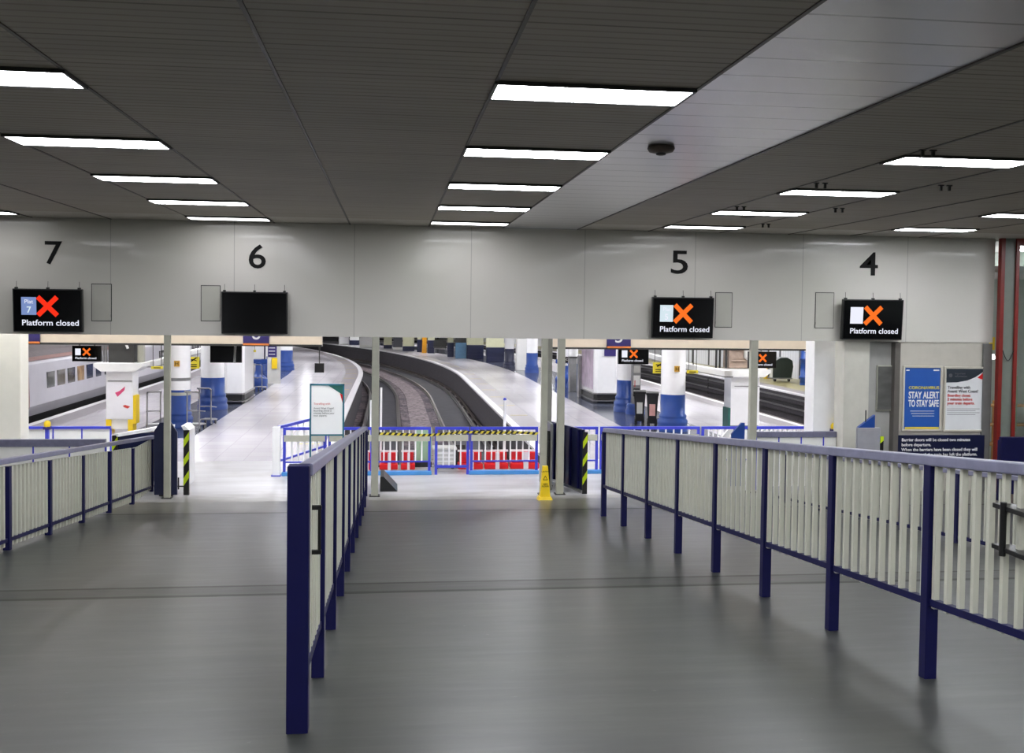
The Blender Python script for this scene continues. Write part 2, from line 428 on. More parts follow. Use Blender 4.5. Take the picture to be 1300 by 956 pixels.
# steel posts & pillars along the barrier line (structure of the building)
def post_(label, x, y, w, d, z1, m, name='support_post'):
    t = thing(name, label, 'post', (x, y, 0))
    MB().box(-w/2, w/2, -d/2, d/2, 0, z1).build('shaft', m, t, .006)
    MB().box(-w/2-.03, w/2+.03, -d/2-.03, d/2+.03, 0, .015).build('foot_plate', DARK, t)
    return t
zt = CZ-.5
post_('slim grey-green steel post beside the lime and black striped gate edge on the left', -3.65, W+.06, .10, .1, zt, POSTG)
post_('slim grey-green steel post at the far end of the middle railing', -.25, W+.06, .12, .12, zt, POSTG)
post_('slim grey steel post just left of the pair behind the yellow floor cone', 2.64, W+.06, .11, .1, zt, POSTG)
post_('thin grey steel post set back between its two wider neighbours', 2.86, 17.8, .09, .09, 3.95, mat('thin_post_grey', (140, 140, 134), .4))  # plain grey, darker than the neighbouring posts
post_('pale steel post right of the floor cone, joined to the navy gate leaf', 2.93, W+.06, .12, .12, zt, POSTG)
post_('slim grey steel post right of the white kiosk with the rusty column', 6.38, W+.06, .13, .1, zt, POSTG)
t = thing('square_pillar', 'bright white square pillar left of the grey portal under the number 4', 'pillar', (8.0, 17.6, 0))
MB().box(-.3, .12, -.2, .2, 0, 3.95).build('shaft', BRW, t, .01)
MB().box(-.33, .15, -.23, .23, 0, .12).build('plinth', WHITE, t)
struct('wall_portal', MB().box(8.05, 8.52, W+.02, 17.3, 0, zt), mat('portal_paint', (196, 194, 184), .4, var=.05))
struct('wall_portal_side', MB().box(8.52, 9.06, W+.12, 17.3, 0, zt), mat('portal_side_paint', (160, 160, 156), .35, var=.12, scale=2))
na = atY(1112, 475, W+.1); nb = atY(1134, 535, W+.1)
p = thing('notice_case', 'dark glazed notice case on the grey wall left of the two poster frames', 'notice case', ((na.x+nb.x)/2, W+.12, 0))
MB().box(-.16, .17, -.04, 0, CZ-1.75, CZ-.93).build('frame', POSTG, p)
MB().box(-.145, .155, -.05, -.04, CZ-1.73, CZ-.95).build('glass_panel', mat('smoky_glass', (92, 92, 90), .12, var=.25, scale=2, stretch=(1,1,3)), p)
t = thing('square_pillar', 'wide white tiled pillar at the far left beside the train', 'pillar', (-6.55, 18.4, 0))
MB().box(-.32, .16, -.2, .2, 0, 3.95).build('shaft', mat('white_tile_face', (228, 226, 214), .3, var=.02), t, .01)
MB().box(-.35, .19, -.23, .23, 0, .1).build('plinth', WHITE, t)

# platform canopy fascia (cream) with blue underside strip
struct('trim_4', MB().box(-12, -1.42, 21.0, 21.25, CZ-.79, 3.98), CREAMB)
struct('trim_5', MB().box(-12, -1.42, 20.98, 21.3, CZ-.83, CZ-.79), DARK)
struct('trim_6', MB().box(3.3, 9.9, 21.0, 21.25, CZ-.80, 3.98), CREAMB)
struct('trim_7', MB().box(3.3, 9.9, 20.98, 21.3, CZ-.84, CZ-.80), DARK)
def psign(digit, x, label):
    t = thing('platform_sign', label, 'sign', (x, 20.98, CZ-.79))
    MB().box(-.26, .26, -.03, .02, 0, .5).build('panel', PURP, t)
    MB().box(-.26, .26, -.035, .02, -.02, .02).build('orange_strip', ORNG, t)
    text('digit', digit, .42, (0, -.034, .1), INKW, t)
psign('6', -2.75, 'purple platform sign with a white 6 on the left cream fascia')
psign('5', 4.87, 'purple platform sign with a white 5 on the right cream fascia')
psign('7', -7.25, 'purple sign cut off at the left edge of the cream fascia')

# ================================================================== CEILING LIGHTS
def mk_light(w=1.218, d=.42):
    t = thing('ceiling_light', 'x', 'ceiling light', (0,0,0))
    MB().box(0, w, 0, d, -.02, -.006).build('diffuser', LAMP, t)
    mb = MB(); e = .02
    mb.box(-e, w+e, -e, 0, -.024, .01).box(-e, w+e, d, d+e, -.024, .01).box(-e, 0, 0, d, -.024, .01).box(w, w+e, 0, d, -.024, .01)
    mb.build('frame', DARK, t)
    return t
proto = mk_light(); first = True
words = ['nearest to us', 'second nearest', 'third nearest', 'second farthest', 'farthest, by the header wall']
def light_at(x, y, lab):
    global first
    o = proto if first else dup(proto, (0,0,0)); first = False
    o.location = (x, y, CEILZ); o['label'] = lab
    o['group'] = 'recessed ceiling light panels'
for i in range(5): light_at(.633, 6.05+2.44*i, 'white ceiling light panel of the middle row, '+words[i])
for i in range(5): light_at(-3.154, 6.2+2.44*i, 'white light panel of the left row, '+words[i])
for i, w_ in enumerate(['nearest and cut by the right edge', 'second nearest', 'second farthest', 'farthest, above the number 5']):
    light_at(4.42, 8.2+2.44*i, 'light panel of the right-hand row, '+w_)
light_at(8.1, 12.55, 'light panel cut by the right edge above the glazed shopfront')
light_at(8.1, 14.98, 'white light panel above the number 4')
light_at(-6.94, 14.5+1.3, 'light panel cut by the left edge above the number 7')
for x in (-3.154, .633, 4.42): 
    for y in (3.7, 1.2, -1.2, -3.7): light_at(x, y, 'recessed white light panel overhead, behind the viewer')
for x, y in ((11.9, 12.5), (11.9, 14.9), (15 - 1.6, 13.7)): light_at(x, y, 'added light panel outside the view, brightening the right of the header wall')  # extra lamps added out of view to brighten the header wall's right end
for x in (-6.94, -10.7, 8.1, 11.9):
    for y in (10.1, 6.2, 1.3, -3.6): light_at(x, y, 'added light panel outside the view, brightening the right of the header wall')
dimmed = {}
for o in list(bpy.data.objects):     # row next to the wall dimmed to keep hot spots off it
    if o.get('category') == 'ceiling light' and o.name.startswith('ceiling_light') and o.location.y > 15.3:
        for c in o.users_collection[0].objects:
            if c.parent == o and c.name.startswith('diffuser'):
                if not dimmed: dimmed['m'] = c.data.copy(); dimmed['m'].materials[0] = LAMPD
                c.data = dimmed['m']
# smoke detector, ring, clips
t = thing('smoke_detector', 'brown oval detector on the white ceiling band', 'detector', (2.24, 8.2, CEILZ))
MB().lathe([(.11,0),(.115,-.02),(.10,-.045),(.06,-.055)], n=24).build('body', mat('brown_plastic', (88, 74, 66), .5), t)
MB().lathe([(.045,-.05),(.04,-.07),(.02,-.075)], n=16).build('sensor', DARK, t)
pr = None
for (px, py, lab) in ((1187, 211.5, 'small round vent ring under the right edge light panel'), (949, 275, 'small round vent ring near the header wall above the number 5')):
    q = atZ(px, py, CEILZ)
    t = thing('ceiling_vent', lab, 'vent', q)
    mb = MB().lathe([(.10,0),(.10,-.012),(.07,-.015),(.065,-.004)], n=24); mb.build('ring', mat('vent_grey', (120, 116, 110), .5) if pr is None else pr, t); pr = t.children[0].data.materials[0] if t.children else None
    MB().lathe([(.045,0),(.045,-.012),(.02,-.016)], n=20).build('core', DARK, t); 
clip = None
for px, py, lab in ((1178,190,'left of the right edge light'), (1042,232,'above the second light of the right row'), (1200,235,'below the vent ring'), (1065,264,'right of the third light of the right row'), (940,262,'above the third light of the right row'), (972,284,'right of the farthest light by the number 5')):
    q = atZ(px, py, CEILZ)
    if clip is None:
        clip = thing('ceiling_clip', '', 'clip', q)
        MB().box(-.06,-.035,-.01,.01,-.06,0).box(.035,.06,-.01,.01,-.06,0).box(-.075,-.02,-.012,.012,-.012,0).box(.02,.075,-.012,.012,-.012,0).build('hook', DARK, clip)
        c = clip
    else: c = dup(clip, q)
    c['label'] = 'pair of small dark ceiling clips '+lab; c['group'] = 'pairs of dark ceiling clips'
# platform hall lights
hp = None
for X in (-15, -7.6, -3.2, 5.0, 9.8, 14, 18):
    for s in (24.4, 32, 40, 48, 57, 68, 82):
        q = A(X, s, 3.929); rz = 0 if s < 46 else (s-46)/100
        if hp is None:
            hp = thing('strip_light', 'long white strip light under the platform ceiling', 'ceiling light', q, rz, 'strip lights over the platforms')
            MB().box(-.16,.16,-1.6,1.6,-.05,-.02).build('diffuser', HLAMP, hp)
            MB().box(-.2,.2,-1.65,1.65,-.02,.05).build('housing', WHITE, hp)
        else: dup(hp, q, rz)

landed = {}
for X in (-12, -8.4, -4.4, -.2, 4.7, 8.8):
    lh = dup(hp, (X, 17.8, 3.93), PI/2, 'white strip light over the landing behind the header wall', 'strip lights over the landing')
    for c_ in C.objects:
        if c_.parent == lh and c_.name.startswith('diffuser'):
            if not landed: landed['m'] = c_.data.copy(); landed['m'].materials[0] = emit('landing_lamp_light', (250, 250, 255), 30)
            c_.data = landed['m']

# ================================================================== RAMP RAILINGS
def fence(name, label, X, posts, top, bot, y0, y1, pitch, pw=.07, rail=.06, zf=ramp, picket=(.03,.028), extra=None, foot0=0):
    yb = posts[0]; zb = zf(yb)
    t = thing(name, label, 'railing', (X, yb, zb))
    def z(y): return zf(y)-zb
    pm = None
    ht = top-rail
    for y in posts:
        if pm is None: pm = MB().box(-pw/2, pw/2, -pw/2, pw/2, -.004, ht+.005).build('post', NAVY, t, .004); o = pm
        else: o = pm.copy(); C.objects.link(o); o.parent = t
        o.location = (0, y-yb, z(y))
    MB().beam((0, y0-yb, z(y0)+top), (0, y1-yb, z(y1)+top), rail*1.15, rail).build('top_rail', RAILG, t, .008)
    MB().beam((0, y0-yb, z(y0)+bot+.02), (0, y1-yb, z(y1)+bot+.02), .04, .04).build('bottom_rail', NAVY, t)
    n = int((y1-y0)/pitch); pk = None; k = 0
    for i in range(n):
        y = y0+pitch*(i+.5)
        if min(abs(y-p) for p in posts) < pw/2+.012: continue
        if pk is None: pk = MB().box(-picket[0]/2, picket[0]/2, -picket[1]/2, picket[1]/2, bot-.03, ht+.01).build('picket', CREAMP, t); o = pk
        else: o = pk.copy(); C.objects.link(o); o.parent = t
        o.location = (0, y-yb, z(y)); k += 1
        if k >= 99: break
    return t
P = [5.19-1.215*2+1.215*i for i in range(10)]
rf = fence('ramp_railing', 'navy and cream picket railing running down the ramp on the right', 3.0, P, 1.25, .43, P[0], 13.66, .1215)
# latch on the pickets at the near end
yb = P[0]; zb = ramp(P[0])
mb = MB()
for zz in (.83, 1.03): mb.box(-.06, .03, 4.1-yb, 4.54-yb, zz-.012+ramp(4.5)-zb, zz+.012+ramp(4.5)-zb)
mb.tube((-.06, 4.45-yb, .80+ramp(4.5)-zb), (-.06, 4.45-yb, 1.06+ramp(4.5)-zb), .016)
mb.build('latch', BLACK, rf, .003)
PM = [5.62+1.222*i for i in range(9)]
mf = fence('ramp_railing', 'navy railing in the middle of the ramp, ending in a wide post close to us', -.39, PM, 1.25, .30, 4.70, 15.45, .125, picket=(.03,.05))
MB().box(-.075, .025, -1.0, -.92, .098, 1.345).build('end_post', NAVY, mf, .005)
mb = MB().tube((.05, -.68, .86), (.05, -.68, 1.1), .008); mb.box(.01,.06,-.69,-.67,.86,.88).box(.01,.06,-.69,-.67,1.08,1.1)
mb.build('pull_handle', BLACK, mf)
PL = [12.43-1.29*3+1.29*i for i in range(8)]
lf = fence('ramp_railing', 'low navy and cream picket railing running down the left side of the ramp', -4.05, PL, .95, .07, PL[0]-.6, 17.7, .12, picket=(.03,.04), zf=lambda y: CZ-1.5-S*y if y < 16.6 else 0)
r2 = fence('ramp_railing', 'farther low picket railing seen through the right-hand railing', 6.35, [8.0+1.22*i for i in range(7)], .83, .07, 7.6, 15.6, .125, pw=.06, rail=.05, picket=(.03,.03))

# ================================================================== HEADER WALL: numbers, screens, hatches
def number(d, px0, px1, py0, py1, desc):
    a = atY(px0, py0, W); b = atY(px1, py1, W); h = a.z-b.z
    sz = h/.72
    o = text('platform_number', d, sz, ((a.x+b.x)/2, W-.004, b.z), INK, ext=.006, bold=.004)
    xs = [v.co.x for v in o.data.vertices]; zs = [v.co.y for v in o.data.vertices]
    cx = (max(xs)+min(xs))/2; w = max(xs)-min(xs); hh = max(zs)-min(zs)
    for v in o.data.vertices: v.co.x = (v.co.x-cx)*(b.x-a.x)/w; v.co.y = (v.co.y-min(zs))*h/hh
    tag(o, 'large black number '+d+' on the cream header wall '+desc, 'number')
number('7', 57, 79, 306, 336, 'at the far left')
number('6', 316, 337.5, 310, 341, 'above the blank screen')
number('5', 852, 873, 318, 348, 'right of the white ceiling band')
number('4', 1092, 1114, 320, 350, 'nearest the glazed shopfront')
def monitor(x0, x1, z0, z1, Y, label, mode, xr=0, drop=None, tilt=.06, hangers=True, lean=0):
    w = x1-x0; h = z1-z0; k = h/.68
    t = thing('platform_screen', label, 'screen', ((x0+x1)/2, Y-.14, z0))
    t.rotation_euler = (tilt, lean, 0)
    MB().box(-w/2, w/2, -.03, .05, 0, h).build('casing', BLACK, t, .006)
    MB().box(-w/2+.02*k, w/2-.02*k, -.034, -.029, .02*k, h-.02*k).build('display', SCR, t)
    if hangers:
        for hx in (-w/2+.05, 0, w/2-.05):
            b = MB().box(hx-.02, hx+.02, -.02, .03, h-.002, h+.025); b.tube((hx, 0, h), (hx, .02, h+.12), .004, n=6); b.build('bracket', DARK, t)
        MB().box(-.2, .2, .05, .13, h*.3, h*.7).build('wall_mount', DARK, t)
    f = -.037
    if mode:
        cm, bm_ = {'red': (EX_R, E_B), 'orange': (EX_O, E_PB), 'amber': (EX_O, E_W)}[mode]
        MB().box(-w/2+.13*k, -w/2+.355*k, f, f+.003, h-.41*k, h-.13*k).build('platform_box', bm_, t)
        cx, cz, a, th = -.0*k, h-.27*k, .145*k, .036*k
        mb = MB(); 
        for sg in (1, -1):
            d = Vector((a, 0, sg*a)); n = Vector((th, 0, -sg*th))*.75
            c0 = Vector((cx, f, cz))
            q = [c0-d-n, c0+d-n, c0+d+n, c0-d+n]
            mb.add(q+[v+Vector((0,.003,0)) for v in q], [(0,1,2,3),(7,6,5,4),(0,4,5,1),(1,5,6,2),(2,6,7,3),(3,7,4,0)])
        mb.build('red_cross' if mode == 'red' else 'orange_cross', cm, t)
        o = text('message', 'Platform closed', .128*k, (-w/2+.13*k, f, h-.575*k), E_W, t, align='LEFT', ext=.001, bold=.0012*k)
        xs = [v.co.x for v in o.data.vertices]; o.scale = (.86*k/max(xs), 1, 1)
        if mode == 'red':
            text('platform_word', 'Plat', .09*k, (-w/2+.243*k, f-.002, h-.23*k), E_W, t, ext=.001)
            text('platform_digit', '7', .14*k, (-w/2+.243*k, f-.002, h-.375*k), E_PB, t, ext=.001, bold=.002)
        elif mode == 'orange':
            text('platform_word', 'Plat', .09*k, (-w/2+.243*k, f-.002, h-.23*k), E_W, t, ext=.001)
            text('platform_digit', '5', .14*k, (-w/2+.243*k, f-.002, h-.375*k), E_W, t, ext=.001, bold=.002)
    return t
zm0, zm1 = CZ-.46, CZ+.23
monitor(-5.98, -4.92, zm0, zm1, W, 'screen with a red cross and a blue Plat 7 box, under the number 7', 'red')
monitor(-2.75, -1.69, zm0, zm1, W, 'blank black screen on the header wall under the number 6', None)
monitor(4.46, 5.55, zm0, zm1+.01, W, 'orange-cross closed screen between the plank band and the rightmost pair of hatches', 'orange')
monitor(7.9, 9.02, zm0, zm1+.02, W, 'orange-cross closed screen on the header wall nearest the shopfront', 'amber')
def hatch(px0, px1, py0, py1, label):
    a = atY(px0, py0, W); b = atY(px1, py1, W)
    t = thing('access_hatch', label, 'access hatch', ((a.x+b.x)/2, W, b.z)); w = b.x-a.x; h = a.z-b.z
    MB().box(-w/2, w/2, -.006, .002, 0, h).build('cover_seal', DARK, t)
    MB().box(-w/2+.012, w/2-.012, -.012, -.004, .012, h-.012).build('cover', mat('hatch_paint', (186, 185, 176), .3, var=.02), t)
    MB().box(w/2-.012 if px0 < 600 else -w/2, w/2 if px0 < 600 else -w/2+.012, -.016, -.004, h*.1, h*.18).build('hinge', DARK, t)
hatch(116, 142, 360, 408, 'square flush hatch right of the Plat 7 screen')
hatch(255, 280, 362, 408, 'square flush hatch left of the blank screen')
hatch(908, 929, 371, 416, 'flush hatch right of the screen under the number 5')
hatch(1035, 1058, 371, 417, 'flush hatch left of the screen under the number 4')

# ================================================================== POSTER BOARD (right)
yb = W-.03
def frame_poster(x0, x1, z0, z1, label):
    t = thing('poster_frame', label, 'poster', ((x0+x1)/2, yb+.04, z0)); w = x1-x0; h = z1-z0; e = .035
    MB().box(-w/2, w/2, -.03, 0, 0, e).box(-w/2, w/2, -.03, 0, h-e, h).box(-w/2, -w/2+e, -.03, 0, e, h-e).box(w/2-e, w/2, -.03, 0, e, h-e).build('frame', mat('frame_cream', (196, 192, 178), .35), t, .004)
    return t, w, h
t, w, h = frame_poster(9.15, 9.90, CZ-2.11, CZ-.93, 'framed blue poster reading STAY ALERT TO STAY SAFE')
MB().box(-w/2+.035, w/2-.035, -.015, -.002, .035, h-.035).build('poster', SBLUE, t)
MB().box(-w/2+.06, w/2-.04, -.018, -.012, .04, .075).build('yellow_strip', INKY, t)
def fit(o, wid):
    xs = [v.co.x for v in o.data.vertices]; o.scale = (wid/(max(xs)-min(xs)), 1, 1)
fit(text('heading', 'CORONAVIRUS', .075, (.03, -.018, h-.42), INKY, t, bold=.001), .58)
fit(text('heading', 'STAY ALERT', .17, (.03, -.018, h-.585), INKW, t, bold=.004), .58)
fit(text('heading', 'TO STAY SAFE', .17, (.03, -.018, h-.735), INKW, t, bold=.004), .58)
for k in range(3): MB().box(-.22+.02*k, .24, -.018, -.012, .36-.045*k, .368-.045*k).build('small_print', INKW, t)
MB().box(-w/2+.06, -w/2+.12, -.018, -.012, h-.09, h-.07).build('logo', INKW, t); MB().box(w/2-.17, w/2-.06, -.018, -.012, h-.09, h-.065).build('logo', INKW, t)
t, w, h = frame_poster(9.94, 10.74, CZ-2.12, CZ-.94, 'framed white notice with a charcoal top and red lines of text')
MB().box(-w/2+.035, w/2-.035, -.015, -.002, .035, h-.035).build('poster', SWHITE, t)
arc = [(-w/2+.04, h-.04), (-w/2+.04, h-.29), (-.15, h-.285), (.05, h-.25), (.2, h-.19), (w/2-.08, h-.11), (w/2-.04, h-.07), (w/2-.04, h-.04)]
MB().prism(arc, 'y', -.018, -.012).build('header', SDARK, t)
MB().prism([(w/2-.16, h-.2), (w/2-.04, h-.1), (w/2-.04, h-.24)], 'y', -.018, -.012).build('corner', RED, t)
text('header_text', 'Important\ninformation', .05, (-.2, -.022, h-.14), INKG, t, align='LEFT')
mb = MB().tube((-.28, -.02, h-.16), (-.28, -.018, h-.16), .035, n=16); mb.build('logo', INKG, t)
text('message', 'Travelling with\nAvanti West Coast?', .073, (-w/2+.07, -.018, h-.4), INKG, t, align='LEFT', bold=.001, space=.95)
text('message', 'Boarding closes\n2 minutes before\nyour train departs.', .07, (-w/2+.07, -.018, h-.545), INKR, t, align='LEFT', bold=.001, space=1.0)
for k in range(4): MB().box(-w/2+.07, w/2-.1-.08*(k % 2), -.018, -.012, .41-.035*k, .417-.035*k).build('small_print', INKG, t)
t = thing('notice_board', 'navy notice about barrier doors, in white text below the two posters', 'notice', (9.9, yb+.04, CZ-2.63))
MB().box(-.83, .84, -.04, 0, 0, .45).build('board', SNAVY, t, .003)
text('message', 'Barrier doors will be closed two minutes\nbefore departure.\nWhen the barriers have been closed they will\nremain so until the train has left the platform.', .079, (-.76, -.043, .34), INKW, t, align='LEFT', bold=.0008, space=1.12)
# navy screen panel, right edge
t = thing('crowd_barrier', 'solid navy panel at the right edge below the shopfront', 'barrier', (10.9, 15.2, ramp(15.2)))
MB().box(-.95, 1.9, -.04, .04, .12, 1.06).build('panel', NAVY, t, .01)
for x in (-.9, 0, .9, 1.8): MB().box(x-.03, x+.03, .04, .1, 0, 1.0).build('leg', NAVY, t)
# glazed shopfront with red frame
t = thing('shopfront', 'glazed shopfront with dark red uprights at the right edge', 'shopfront', (10.86, 16.75, 0))
for x0, x1 in ((0,.07),(.29,.35),(1.5,1.56),(2.7,2.76),(3.9,3.96)): MB().box(x0, x1, -.05, .05, 0, CEILZ).build('upright', RFRAME, t)
MB().box(.07, .29, -.012, .012, .5, CEILZ).build('grey_panel', SHOPG, t)
mb = MB().box(.35, 5, -.03, .03, .5, .58).box(.35, 5, -.03, .03, CEILZ-.12, CEILZ); mb.build('transom', RFRAME, t)
MB().box(.35, 5.1, -.006, .006, .58, CEILZ-.12).build('glass_pane', GLASS, t)
MB().box(0, 5, -.03, .03, 0, .5).build('stall_riser', mat('grey_riser', (120, 118, 112), .5), t)
pts = [Vector((.3-.22*i/8, -.03, CZ-.62-.28*math.sin(PI*i/8)*.7)) for i in range(9)]
mb = MB()
for a, b in zip(pts, pts[1:]): mb.tube(a, b, .008, n=6)
mb.build('cable', BLACK, t)
# interior of the shop
struct('wall_shop_back', MB().box(10.9, 16, 20.2, 20.3, 0, CEILZ), SHOPW)
struct('floor_shop', MB().box(11.0, 16, 17.2, 20.2, 0, .02), mat('shop_floor', (140, 130, 112), .4))
struct('ceiling_shop', MB().box(10.95, 16, 17.2, 20.3, CEILZ-.02, CEILZ+.06), WHITE)
t = thing('display_shelf', 'tan shelving seen through the shopfront glass', 'shelf', (12.2, 19.2, .02))
for z in (.5, .9, 1.3): MB().box(-.8, 1.4, -.2, .2, z, z+.03).build('shelf_board', TAN, t)
for x in (-.8, .3, 1.37): MB().box(x, x+.03, -.2, .2, 0, 1.4).build('upright', TAN, t)
t = thing('banner', 'blue and green banner behind the shopfront glass', 'banner', (12.1, 18.2, .02))
MB().box(-.16, 0, -.01, .01, .9, 2.05).build('blue_strip', SBLUE, t); MB().box(0, .14, -.01, .01, .9, 2.0).build('green_strip', GREENP, t)
MB().box(-.17, .16, -.03, .03, 0, .05).box(-.01, .01, -.01, .01, 0, 2.05).build('stand', STEEL, t)
t = thing('shop_light', 'bright strip light inside the shop', 'ceiling light', (13.2, 18.8, CEILZ-.02))
MB().box(-.6, .6, -.15, .15, -.05, -.02).build('diffuser', LAMP, t); MB().box(-.63, .63, -.18, .18, -.02, 0).build('housing', WHITE, t)
q = atY(1258, 436, 17.6)
t = thing('signal_light', 'small lamp with a yellow bracket between the header wall and the shopfront', 'lamp', (q.x, 17.6, 0))
MB().box(-.02,.02,-.02,.02, 0, 3.2).build('pole', DARK, t)
MB().box(-.05,.04,-.06,-.02, q.z-.12, q.z+.12).build('bracket', YEL, t)
MB().lathe([(.03, q.z-.3),(.055, q.z-.27),(.03,q.z-.2)], cy=-.06, n=16).build('lamp', emit('small_lamp', (255,255,250), 4), t)

# ================================================================== BARRIERS ACROSS THE LANDING
YA = 19.1
def barrier(x0, x1, label, full=False, board=True, base=True, pitch=.135, top=.92, y=YA, tape=None):
    w = x1-x0; t = thing('crowd_barrier', label, 'barrier', (x0, y, 0), 0)
    MB().box(0, w, -.025, .025, top-.055, top).build('top_rail', BLUE, t)
    MB().box(0, .05, -.025, .025, 0, top-.055).build('post', BLUE, t)
    MB().box(w-.05, w, -.025, .025, 0, top-.055).build('post', BLUE, t)
    zb = .13 if full else .24
    MB().box(.05, w-.05, -.02, .02, zb, zb+(.05 if full else .03)).build('bottom_rail', BLUE, t)
    n = int((w-.1)/pitch); pk = None
    for i in range(1, n+1):
        x = .05+(w-.1)*i/(n+1)
        if pk is None: pk = MB().box(-.014,.014,-.012,.012,zb+.03,top-.055).build('picket', BRW, t); o = pk
        else: o = pk.copy(); C.objects.link(o); o.parent = t
        o.location = (x, 0, 0)
    if board: MB().box(.02, w-.02, -.05, -.025, top-.27, top-.15).build('board', GREYB, t)
    if base: MB().box(-.02, w+.02, -.07, .07, 0, .075).build('base_bar', CYAN, t, .01)
    return t
barrier(-.28, .78, 'blue barrier panel with white pickets right behind the middle steel post')
barrier(.86, 1.52, 'narrow framed blue gate panel in the middle of the track-end barrier', full=True, base=False)
barrier(1.54, 2.86, 'wide blue barrier panel left of the yellow floor cone')
barrier(2.98, 4.05, 'blue barrier panel behind the navy gate leaf, right of the posts')
barrier(4.09, 6.1, 'blue barrier panel mostly hidden behind the right-hand ramp railing', pitch=.16)
barrier(6.14, 8.45, 'blue-topped barrier in front of the tracks near the bright white pillar', pitch=.1, board=False, base=False)
barrier(-2.0, -1.2, 'blue barrier panel behind the free-standing white notice', pitch=.12)
t = thing('white_bollard', 'short thick white end post of the left barrier', 'post', (-2.12, YA, 0))
MB().box(-.07,.07,-.07,.07,0,.93).build('shaft', BRW, t, .006); MB().box(-.09,.09,-.09,.09,0,.02).build('foot_plate', BLUE, t)
barrier(-1.16, -.32, 'blue barrier panel left of the middle steel post behind the railing')
# return barrier receding towards the platform edge
t = thing('crowd_barrier', 'blue barrier running back from the white end post to the platform edge', 'barrier', (-2.1, 19.3, 0))
MB().beam((0,0,.92),(.75,2.1,.92),.05,.055).build('top_rail', BLUE, t); MB().beam((0,0,.27),(.75,2.1,.27),.05,.04).build('bottom_rail', BLUE, t)
for i in range(9): MB().box(.75*i/8-.015,.75*i/8+.015,2.1*i/8-.015,2.1*i/8+.015,0 if i in (0,8) else .25,.87).build('post' if i in (0,8) else 'picket', BLUE if i in (0,8) else BRW, t)
# left rows of white panelled barrier with grey/blue rails
def boardrow(x0, x1, y, top, label, rail, seg, railh=.06, m=WHITE, zbase=0):
    w = x1-x0; t = thing('panelled_barrier', label, 'barrier', (x0, y, zbase))
    MB().box(0, w, -.04, .04, top-railh, top).build('top_rail', rail, t)
    n = max(1, round(w/seg)); g = w/n; pm = None
    for i in range(n):
        MB().box(i*g+.012, (i+1)*g-.012, -.015, .015, .06, top-railh).build('panel', m, t)
    for i in range(n+1):
        MB().box(i*g-.012, i*g+.012, -.02, .02, 0, top-railh).build('post', BLUE, t)
    return t
boardrow(-8.2, -5.15, 19.2, .93, 'white panelled barrier with a thin blue top rail below the train', BLUE, .55, .045)
boardrow(-7.6, -4.72, 17.3, .94, 'white panelled barrier with a wide grey top rail on the left landing', RAILG, .27*2, .12)
q0 = atY(960, 548, 17.2); q1 = atY(1073, 556, 17.2)
boardrow(q0.x, q1.x, 17.2, q0.z, 'white panelled barrier with a grey top rail by the bright white pillar', RAILG, .4, .1)
# hazard tape along the barrier
t = thing('hazard_tape', 'yellow and black striped tape strung along the track-end barrier', 'tape', (-.25, YA-.055, .80))
mb = MB(); mk = MB(); n = 58; L = 3.08
def zz(u): return -.025*math.sin(u/L*PI*2.2)+.01*math.sin(u*5)
for i in range(n):
    a, b = L*i/n, L*(i+1)/n; z0, z1 = zz(a), zz(b)
    tgt = mb if i % 2 else mk
    tgt.add([(a,0,z0-.025),(b,0,z1-.025),(b+.04,0,z1+.025),(a+.04,0,z0+.025),(a,.004,z0-.025),(b,.004,z1-.025),(b+.04,.004,z1+.025),(a+.04,.004,z0+.025)],
            [(0,1,2,3),(7,6,5,4),(0,4,5,1),(1,5,6,2),(2,6,7,3),(3,7,4,0)])
mb.build('yellow_stripes', LEVER, t); mk.build('black_stripes', BLACK, t)
# track-end red water barriers
def redb(x0, x1, label):
    t = thing('plastic_barrier', label, 'barrier', (x0, 19.8, 0)); w = x1-x0
    mb = MB().box(0, w, -.13, .13, 0, .12).box(.03, w-.03, -.08, .08, .12, .34); mb.build('body', RED, t, .02)
    mb = MB().box(0, w, -.05, .05, .34, .37); mb.build('cap', PINKW, t)
    MB().box(w*.45, w*.62, -.14, -.1, 0, .34).build('sticker', PINKW, t)
redb(-.62, -.28, 'short red plastic barrier left of the middle steel post')
redb(-.2, .16, 'red plastic barrier just right of the middle steel post'); redb(.22, .5, 'small red plastic barrier left of the pale green panel')
redb(1.35, 1.85, 'red plastic barrier right of the grey box'); redb(1.88, 2.36, 'red plastic barrier, middle one left of the floor cone'); redb(2.4, 2.98, 'red plastic barrier directly behind the floor cone and posts')
t = thing('grey_box', 'pale grey ribbed box behind the narrow gate panel', 'box', (1.1, 19.95, 0))
MB().box(-.22,.2,-.2,.2,.08,.38).build('body', BOXG, t, .02); MB().box(-.25,.23,-.22,.22,.38,.42).build('lid', BOXG, t, .01)
for x in (-.17,.15): MB().box(x-.03,x+.03,-.18,.18,0,.08).build('foot', DARK, t)
for k in range(3): MB().box(-.18,.16,-.21,-.2,.14+.08*k,.17+.08*k).build('rib', WHITE, t)
t = thing('green_board', 'pale green upright panel behind the barrier', 'panel', (.60, 20.12, 0))
MB().box(-.1,.24,-.02,.02,.1,.78).build('panel', GREENP, t); MB().box(-.1,.24,-.12,.12,0,.1).build('base', DARK, t)
mb = MB()
t = thing('track_buffer', 'dark steel buffer frame at the end of the right track', 'buffer stop', (1.42, 20.12, 0))
for x in (-.07, .07): MB().beam((x,-.14,.1),(x,.12,.42),.04,.06).build('strut', DARK, t)
MB().box(-.1,.1,-.14,-.08,0,.06).build('foot_bar', DARK, t); MB().box(-.1,.1,.08,.13,0,.42).build('back_plate', DARK, t)
t = thing('rubber_wedge', 'black rubber wedge at the foot of the middle steel post', 'wedge', (-.08, 17.6, 0))
